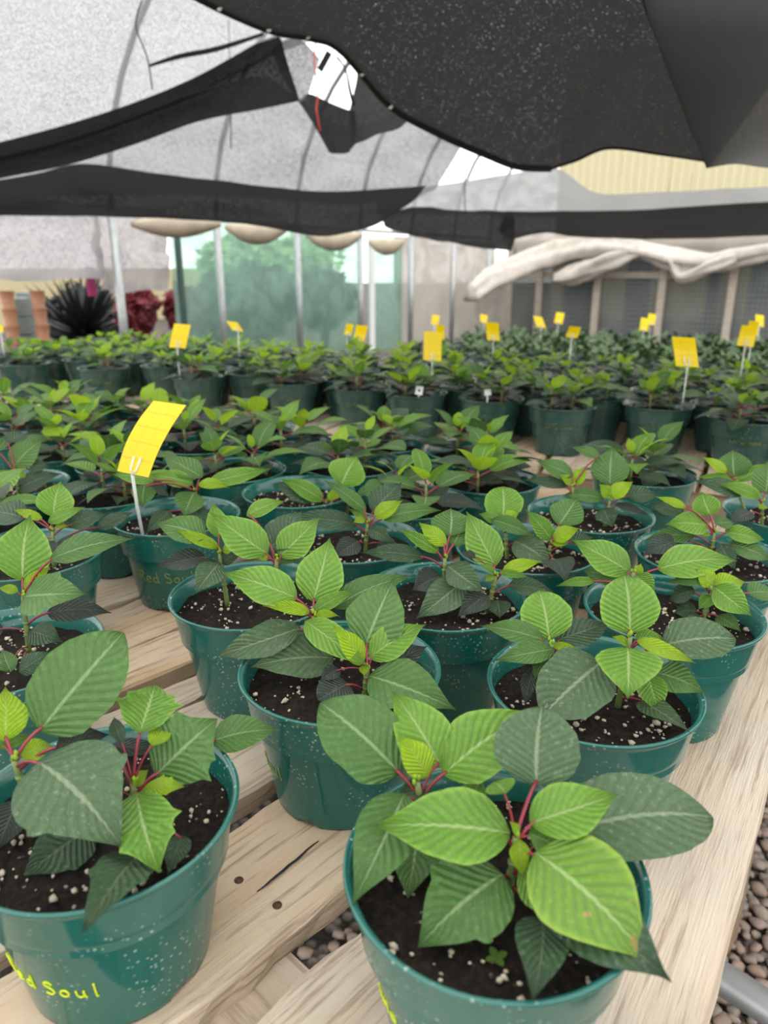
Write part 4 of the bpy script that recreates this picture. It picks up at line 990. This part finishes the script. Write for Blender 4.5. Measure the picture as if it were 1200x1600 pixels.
HP['D'] = ('poinsettia with bright upright leaves, purplish lower leaf beside the lettered card pot', [(343, 864, .01), (432, 874, .0)], [
 (1, 418, 866, 329, 800, .012, 60, 'B', o_(face=.65)), (0, 343, 840, 332, 784, .03, 34, 'B', o_(face=.6)), (0, 322, 840, 241, 816, .01, 46, 'M'), (0, 342, 856, 272, 826, .0, 20, 'Y'), (0, 348, 861, 370, 851, 0, 16, 'Y'), (0, 320, 870, 242, 884, -.005, 33, 'K', o_(face=.6)),
 (0, 342, 880, 305, 926, -.04, 44, 'G'), (0, 340, 878, 308, 902, -.02, 32, 'D'), (0, 348, 880, 381, 860, .0, 22, 'D'), (1, 437, 870, 499, 808, .03, 54, 'B', o_(face=.6)), (1, 432, 882, 490, 858, .02, 18, 'M'), (1, 385, 806, 446, 782, .05, 26, 'B', o_(dyb=.04)), (1, 420, 860, 472, 796, .05, 56, 'D'), (1, 420, 873, 398, 866, 0, 12, 'Y')])
HP['E'] = ('poinsettia with a big rounded dark leaf over open soil, beside the outer plank', [(862, 1006, .0), (985, 996, -.005)], [
 (0, 858, 999, 843, 922, .035, 80, 'B', o_(face=.65, sh='r')), (0, 850, 1000, 750, 976, .012, 38, 'M'), (0, 866, 1014, 772, 1031, -.015, 37, 'M'), (0, 868, 1002, 954, 970, .035, 48, 'D'), (0, 863, 1009, 909, 1019, -.005, 15, 'Y'), (1, 940, 1034, 848, 1116, -.045, 112, 'G', o_(sh='r', face=.7)), (0, 833, 1045, 820, 1102, -.03, 28, 'K'), (0, 850, 1022, 834, 1062, -.02, 26, 'M'),
 (1, 984, 990, 976, 898, .035, 94, 'B', o_(face=.65, sh='r')), (1, 981, 1012, 981, 1090, -.05, 132, 'B', o_(face=.6, fold=.16)), (1, 1036, 1008, 1151, 996, .01, 68, 'G', o_(sh='r', dyb=.01)), (1, 995, 1001, 1090, 1035, -.01, 22, 'Y'), (1, 993, 997, 1048, 1004, .02, 26, 'B'), (1, 983, 1007, 957, 994, .0, 14, 'Y'),
 (1, 1012, 1054, 1031, 1116, -.03, 48, 'B', o_(face=.6)), (1, 1022, 1050, 1103, 1082, .0, 48, 'M'), (1, 1000, 1094, 1078, 1140, -.02, 34, 'G')])
HP['F'] = ('poinsettia with curled spring-green leaves, pot at the outer plank edge', [(990, 894, .02), (1112, 925, .01)], [
 (0, 985, 894, 894, 842, .03, 52, 'B', o_(face=.6)), (0, 994, 899, 1002, 880, .01, 16, 'Y'), (0, 992, 899, 1024, 929, -.015, 33, 'B', o_(face=.6)), (0, 970, 906, 911, 892, .02, 34, 'M'), (0, 930, 908, 868, 915, .0, 15, 'B'), (0, 1027, 889, 1154, 874, .02, 54, 'B', o_(face=.6)),
 (1, 1116, 917, 1176, 962, -.02, 48, 'B', o_(face=.6)), (1, 1116, 916, 1166, 908, .01, 32, 'Y'), (1, 1114, 915, 1089, 888, .01, 30, 'Y'), (1, 1100, 910, 1040, 909, .01, 18, 'M'), (1, 1168, 927, 1220, 930, .02, 30, 'M'), (1, 1085, 922, 1043, 938, .02, 32, 'D'), (1, 1113, 931, 1091, 952, -.01, 24, 'B'), (1, 1120, 962, 1158, 986, -.02, 25, 'M'), (1, 1090, 955, 1052, 957, .01, 30, 'D'), (1, 1095, 962, 1075, 985, -.01, 30, 'D')])
HP['R'] = ('poinsettia with large matt dark lower leaves and one tall bright leaf', [(695, 872, .01), (775, 900, -.005)], [
 (0, 686, 863, 622, 824, .012, 22, 'B', o_(face=.7)), (0, 697, 852, 654, 815, .02, 27, 'Y', o_(face=.7)), (0, 703, 838, 704, 792, .05, 64, 'M', o_(face=.6)), (0, 708, 853, 733, 814, .03, 37, 'M', o_(face=.6)), (0, 662, 870, 562, 862, .01, 29, 'D', o_(face=.6)), (0, 690, 900, 643, 922, -.01, 42, 'K'), (0, 724, 908, 649, 966, -.04, 56, 'G', o_(face=.6)), (0, 699, 884, 757, 925, -.03, 44, 'G', o_(face=.6)),
 (1, 774, 885, 729, 798, .04, 58, 'B', o_(face=.7)), (1, 785, 893, 848, 876, .005, 22, 'Y', o_(face=.6)), (1, 780, 894, 827, 901, -.01, 13, 'B'), (1, 773, 892, 752, 883, .0, 12, 'B'), (1, 795, 914, 868, 924, .0, 30, 'D'), (1, 762, 930, 715, 963, -.03, 37, 'K'), (1, 777, 938, 781, 966, -.02, 40, 'D'), (1, 772, 900, 757, 908, -.005, 11, 'Y'), (1, 742, 872, 718, 858, .02, 14, 'K')])
HP['S'] = ('poinsettia with a V of yellow-green leaves on a single open crown', [(790, 832, .01), (860, 852, .0)], [
 (0, 786, 811, 785, 759, .045, 60, 'B', o_(face=.65, sh='r')), (0, 790, 812, 811, 800, .0, 20, 'Y'), (0, 768, 812, 836, 838, -.02, 26, 'M'), (0, 780, 816, 748, 802, .01, 18, 'B'), (0, 803, 845, 862, 882, -.03, 48, 'G', o_(sh='l', face=.6)), (1, 873, 821, 903, 776, .045, 54, 'M', o_(face=.65)),
 (1, 862, 844, 822, 796, .012, 30, 'B', o_(face=.6)), (1, 865, 843, 906, 825, -.005, 26, 'Y', o_(face=.6)), (1, 863, 849, 889, 850, -.01, 11, 'Y'), (1, 888, 848, 928, 838, .02, 24, 'D'), (1, 864, 874, 885, 906, -.03, 34, 'K')])
HP['T'] = ('poinsettia with an erect teardrop leaf before the dark green pots', [(895, 760, .01), (953, 782, .0)], [
 (1, 953, 759, 957, 696, .04, 60, 'M', o_(face=.7)), (1, 953, 775, 989, 752, -.005, 26, 'Y', o_(face=.6)), (1, 953, 775, 937, 756, .0, 20, 'Y', o_(face=.6)), (1, 978, 776, 1030, 772, .01, 27, 'D'), (1, 943, 779, 876, 773, .01, 23, 'M'), (1, 962, 788, 1014, 806, -.01, 14, 'K'), (1, 943, 795, 957, 823, -.03, 46, 'D', o_(sh='l')),
 (0, 895, 744, 837, 718, .02, 28, 'M', o_(face=.6)), (0, 897, 758, 917, 727, .01, 22, 'Y', o_(face=.6)), (0, 893, 756, 875, 742, .0, 15, 'Y'), (0, 887, 759, 818, 748, .01, 18, 'D'), (0, 937, 716, 892, 697, .05, 17, 'M')])
HP['U'] = ('poinsettia with a crinkled pale damaged top leaf', [(1116, 832, .005)], [
 (0, 1107, 822, 1040, 818, .0, 37, 'B', o_(face=.6)), (0, 1110, 806, 1096, 767, .035, 44, 'B', o_(face=.6)), (0, 1133, 831, 1197, 843, .0, 27, 'B', o_(face=.6)), (0, 1072, 794, 1024, 775, .03, 13, 'Y'), (0, 1068, 801, 1016, 787, .04, 25, 'D'), (0, 1085, 837, 1006, 843, .01, 27, 'M'), (0, 1141, 850, 1208, 876, -.01, 33, 'M'), (0, 1062, 845, 1004, 866, .0, 37, 'K'), (0, 1116, 818, 1148, 816, .01, 22, 'M'), (0, 1106, 832, 1096, 838, -.01, 12, 'Y'), (0, 1125, 850, 1150, 890, -.03, 30, 'D')])
HP['V'] = ('poinsettia with deep red petioles in the pot nearest the slat ends', [(1150, 756, .04), (1191, 786, -.01)], [
 (0, 1147, 746, 1145, 701, .035, 64, 'M', o_(face=.7)), (0, 1150, 751, 1088, 745, .0, 16, 'B'), (0, 1150, 752, 1212, 722, .01, 22, 'B'), (0, 1136, 738, 1098, 713, .01, 17, 'Y'), (1, 1188, 778, 1122, 755, .0, 21, 'B', o_(face=.6)), (1, 1188, 778, 1154, 758, .01, 16, 'Y'), (1, 1162, 771, 1084, 749, .01, 27, 'D'), (1, 1196, 772, 1200, 718, .03, 52, 'M', o_(face=.6)), (1, 1174, 800, 1138, 816, -.02, 24, 'K'), (1, 1195, 790, 1186, 795, -.01, 14, 'Y')])
HP['P'] = ('poinsettia with one round upright leaf and grey-green side leaves', [(82, 830, .005)], [
 (0, 83, 808, 95, 751, .045, 60, 'B', o_(face=.65)), (0, 75, 816, 133, 791, .012, 20, 'B'), (0, 66, 812, 19, 795, .012, 15, 'Y'), (0, 108, 821, 168, 802, .02, 30, 'D', o_(face=.6)), (0, 39, 810, -26, 800, .02, 44, 'D'), (0, 85, 824, 107, 822, .0, 9, 'Y'), (0, 88, 850, 139, 852, .0, 25, 'K'), (0, 152, 826, 209, 799, .05, 22, 'D', o_(dyb=.03)), (0, 60, 840, 20, 850, -.02, 30, 'D'), (0, 80, 845, 70, 872, -.03, 30, 'K')])
HP['Q'] = ('poinsettia with long crimson petioles and a broad yellowish erect leaf', [(36, 932, .015)], [
 (0, 35, 908, 47, 803, .05, 94, 'B', o_(face=.65)), (0, 37, 932, 130, 926, -.03, 66, 'M', o_(face=.6, sh='l')), (0, 39, 925, 79, 884, .012, 27, 'Y', o_(face=.6)), (0, 78, 874, 209, 839, .03, 40, 'M', o_(dyb=.015)), (0, 28, 925, -4, 918, .0, 16, 'Y'), (0, 74, 957, 174, 956, .005, 40, 'K', o_(face=.6)), (0, 46, 986, 97, 1002, -.015, 42, 'D', o_(face=.6)), (0, 30, 1050, 82, 1017, -.04, 32, 'D', o_(dyb=-.05)), (0, 17, 1050, 4, 1013, -.03, 36, 'M', o_(dyb=-.05)), (0, 5, 982, -30, 990, -.01, 40, 'K')])
HP['L'] = ('poinsettia with long flat olive leaves, next to the yellow card pot column', [(26, 745, .0)], [
 (0, 19, 733, 68, 684, .03, 44, 'M', o_(face=.6)), (0, 18, 735, -4, 792, -.03, 38, 'B', o_(face=.6)), (0, 26, 765, 95, 739, .0, 31, 'D', o_(face=.6)), (0, -8, 706, 26, 675, .05, 18, 'M'), (0, 30, 740, 40, 746, -.005, 14, 'Y'), (0, 40, 730, 80, 728, .02, 22, 'D'), (0, 10, 690, 44, 676, .06, 22, 'D')])
HP['G'] = ('poinsettia behind a yellow sticky card, pot lettered Red Soul', [(306, 768, .005)], [
 (0, 304, 769, 287, 808, -.03, 76, 'M', o_(face=.6, fold=.14)), (0, 302, 756, 232, 740, .01, 27, 'B', o_(face=.6)), (0, 316, 746, 254, 711, .045, 36, 'M', o_(face=.5)), (0, 325, 754, 423, 731, .02, 27, 'B', o_(face=.6)), (0, 310, 756, 358, 761, -.005, 18, 'Y'), (0, 242, 752, 174, 740, .0, 25, 'B', o_(dyb=0)), (0, 226, 757, 222, 793, -.04, 40, 'M', o_(face=.7, dyb=-.02)), (0, 266, 797, 228, 832, -.04, 28, 'D'), (0, 300, 790, 330, 830, -.03, 30, 'D')], ('Red Soul', 221, 906, .0145, M_YPEN2, .72, .0006))
HP['Z'] = ('poinsettia with dark matt side leaves around a lime tip, amid the crowd', [(574, 818, .005)], [
 (0, 572, 798, 506, 749, .02, 20, 'M', o_(face=.6)), (0, 585, 808, 629, 781, .01, 26, 'Y', o_(face=.6)), (0, 597, 811, 690, 796, .01, 29, 'M', o_(face=.6)), (0, 560, 820, 438, 813, .01, 29, 'D', o_(face=.6)), (0, 577, 826, 612, 848, -.03, 25, 'D'), (0, 575, 813, 544, 794, .005, 13, 'B'), (0, 570, 812, 552, 816, -.01, 12, 'Y'), (0, 560, 845, 520, 870, -.03, 34, 'K'), (0, 590, 848, 625, 858, -.02, 26, 'K'), (0, 582, 800, 628, 752, .06, 44, 'D', o_(dyb=.02))])
HP['Y'] = ('poinsettia with a broad quilted top leaf and soil showing on one side', [(520, 787, -.03)], [
 (0, 533, 759, 559, 711, .04, 62, 'B', o_(face=.65)), (0, 505, 783, 438, 748, .01, 28, 'B', o_(face=.6)), (0, 557, 774, 614, 753, .01, 16, 'M'), (0, 520, 784, 521, 762, .0, 19, 'Y'), (0, 495, 781, 426, 754, .02, 37, 'D'), (0, 512, 784, 509, 778, .0, 10, 'Y')])
A_TEXT = ('uno', 581, 1552, .0125, M_YPEN, .66, .0006)
for key, v in HP.items():
    hand_plant(key, POS[key], v[0], v[1], v[2], A_TEXT if key == 'A' else (v[3] if len(v) > 3 else None))
gen_plant(POS['X'], BENCH, 'poinsettia with half its soil bare at the gap before the second bench', 'poinsettias on the slatted bench with teal pots', POT_MID, rnd, 1.05)
for p in GPOS:
    gen_plant(p, BENCH, 'young poinsettia in a teal pot crowded in the inner rows of the slatted bench', 'crowded poinsettias on the slatted bench', POT_MID, rnd, rnd.uniform(.95, 1.12))

# ================================================================== SECOND BENCH
for b in B2:
    front = b[2] > 2; t = None; x, y, z = to_px((b[0], b[1], RIM))
    if not (-120 < x < 1320): continue
    if b[3]: t = ('Ch-B-Red', x - 45 * 1150 / 1150 / z * 1.6 / 1.0 * .62, y + 52 / z * 1.6 * .62 * 1.25, .0125, M_YPEN2, .62, .0006)
    lab = ('bushy poinsettia in a dark green pot lettered Ch-B-Red on the fascia bench' if b[3] else 'bushy poinsettia in an unmarked dark green pot on the fascia bench front edge') if front else 'bushy poinsettia packed in the %s row back from the fascia edge' % ORD[b[4]]
    grp = ('lettered pots along the second bench' if b[3] else 'unmarked pots along the second bench edge') if front else 'second bench poinsettias, %s row from the fascia' % ORD[b[4]]
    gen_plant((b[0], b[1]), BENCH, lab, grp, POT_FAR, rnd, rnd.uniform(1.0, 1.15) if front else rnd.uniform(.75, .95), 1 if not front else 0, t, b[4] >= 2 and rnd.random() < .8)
# ---- low rear bench: too far away to tell leaves apart
FOL = []
for q in range(5):
    mb = MB(); rg = random.Random(q)
    for i in range(46):
        az, el, L = rg.uniform(0, 6.28), rg.uniform(-.3, 1.0), rg.uniform(.04, .065); d = Vector((math.cos(az) * math.cos(el), math.sin(az) * math.cos(el), math.sin(el)))
        b = Vector((rg.uniform(-.05, .05), rg.uniform(-.05, .05), SOIL + .02 + rg.uniform(0, .06))); s = d.cross(UP).normalized() * L * .3; k = len(mb.v); n = s.cross(d).normalized() * L * .06
        mb.v += [b, b + d * L * .4 + s + n, b + d * L, b + d * L * .4 - s + n, b + d * L * .45]; mb.f += [(k, k+1, k+4), (k+1, k+2, k+4), (k+2, k+3, k+4), (k+3, k, k+4)]
    FOL.append(mb.me('foliage', M_FOL['bench_green']))
for bx_, by_, r in B3:
    if True:
        root = empty('potted_poinsettia', (bx_, by_, BENCH3)); tag(root, 'dim small poinsettia in the %s row of the low bench towards the wooden wall' % ORD[r], 'potted plant', 'low bench plants, %s row' % ORD[r])
        link('pot', POT_FAR, root); link('soil', SOIL_LO, root); f = link('foliage', rnd.choice(FOL), root, rot=(0, 0, rnd.uniform(0, 6))); f['kind'] = 'stuff'

sd = onz(775, 1508, BENCH + SOIL); r = empty('seedling', sd); tag(r, 'tiny green weed seedling sprouting in the soil of the uno pot', 'seedling')
tubeseg((0, 0, -.004), (0, 0, .004), (0, 0, 0), .0004, .0003).build('stem', M_STEM, r)
for q in range(4):
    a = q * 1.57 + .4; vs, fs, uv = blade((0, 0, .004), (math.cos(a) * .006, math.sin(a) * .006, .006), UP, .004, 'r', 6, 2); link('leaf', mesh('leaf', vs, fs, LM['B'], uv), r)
# ================================================================== STICKY CARDS AND TAGS
def card(corners, stake, label, group=None, r=.0022):
    """corners: rows of (px, py, Y) from the lower edge up"""
    R_ = [[pt(*p) for p in row] for row in corners]; stake = [p if isinstance(p, Vector) else pt(*p) for p in stake]; b = stake[-1]; root = empty('sticky_card', b); tag(root, label, 'sticky card', group)
    rs = [[a.lerp(c, k / 3) for k in range(4)] for a, c in R_]
    o = patch('card', rs, M_CARD, nu=6, nv=14); o.parent = root; o.location = o.location - b
    st = [p - b for p in stake]; mb = MB().tube(st, r, 8)
    top = st[0]; e = (R_[1][0] - R_[0][0]).normalized(); s = (R_[0][1] - R_[0][0]).normalized(); w = (R_[0][1] - R_[0][0]).length
    for k in (-.09, .09): mb.tube([top, top + s * w * k + e * w * .12 + Vector((0, -.002, 0)), top + s * w * k * 1.2 + e * w * .42 + Vector((0, -.002, 0))], r * .8, 6)
    mb.build('stake', M_CLEAR, root); return root
G = POS['G']; yg = G[1] - .045
card([[(183, 736, yg), (232, 746, yg - .03)], [(196, 694, yg + .004), (247, 706, yg - .026)], [(216, 657, yg + .014), (268, 667, yg - .016)], [(240, 626, yg + .03), (291, 633, yg)]], [(207, 742, yg - .014), (214, 790, yg - .004), (224, 842, yg + .004)], 'bent yellow sticky card on a clear stake in the Red Soul pot')
for (x, y, w, h, Y, sk, lab), stk in zip(cards, STAKES):
    k = sk
    c = [[(x - w/2 - k * .5, y + h/2 - 1, Y), (x + w/2 - k * .5, y + h/2 + 1, Y)], [(x - w/2, y - 1, Y + .006), (x + w/2, y + 1, Y + .006)], [(x - w/2 + k * .5, y - h/2 - 1, Y + .02), (x + w/2 + k * .5, y - h/2 + 1, Y + .02)]]
    card(c, list(stk), lab if isinstance(lab, str) else ('small yellow sticky card over the low rear bench' if lab else 'yellow sticky card standing among the packed second bench plants'), None if isinstance(lab, str) else ('cards over the low rear bench' if lab else 'cards among the second bench plants'))
for x, y, w, h, Y, s, lab in TAGS:
    b = planted(pt(x, y, Y), BENCH); c = pt(x, y, b.y); e = b.y / F * 1.04; r = empty('plant_tag', b); tag(r, lab, 'plant tag'); hd = c - b
    M3 = Matrix.Rotation(s, 3, 'Y') @ Matrix.Rotation(-.3, 3, 'X'); hh = h * e
    o = MB().box((0, 0, 0), (w * e, .0012, hh), M3).build('label_head', M_WHITE, r, False); o.location = hd
    MB().tube([(0, 0, 0), hd + Vector((0, .0012, 0))], .0016, 6).build('spike', M_WHITE, r)
    if x == 655: MB().box((0, -.0012, 0), (w * e * .35, .0006, hh * .25), M3).build('mark', M_BLACK, r, False).location = hd
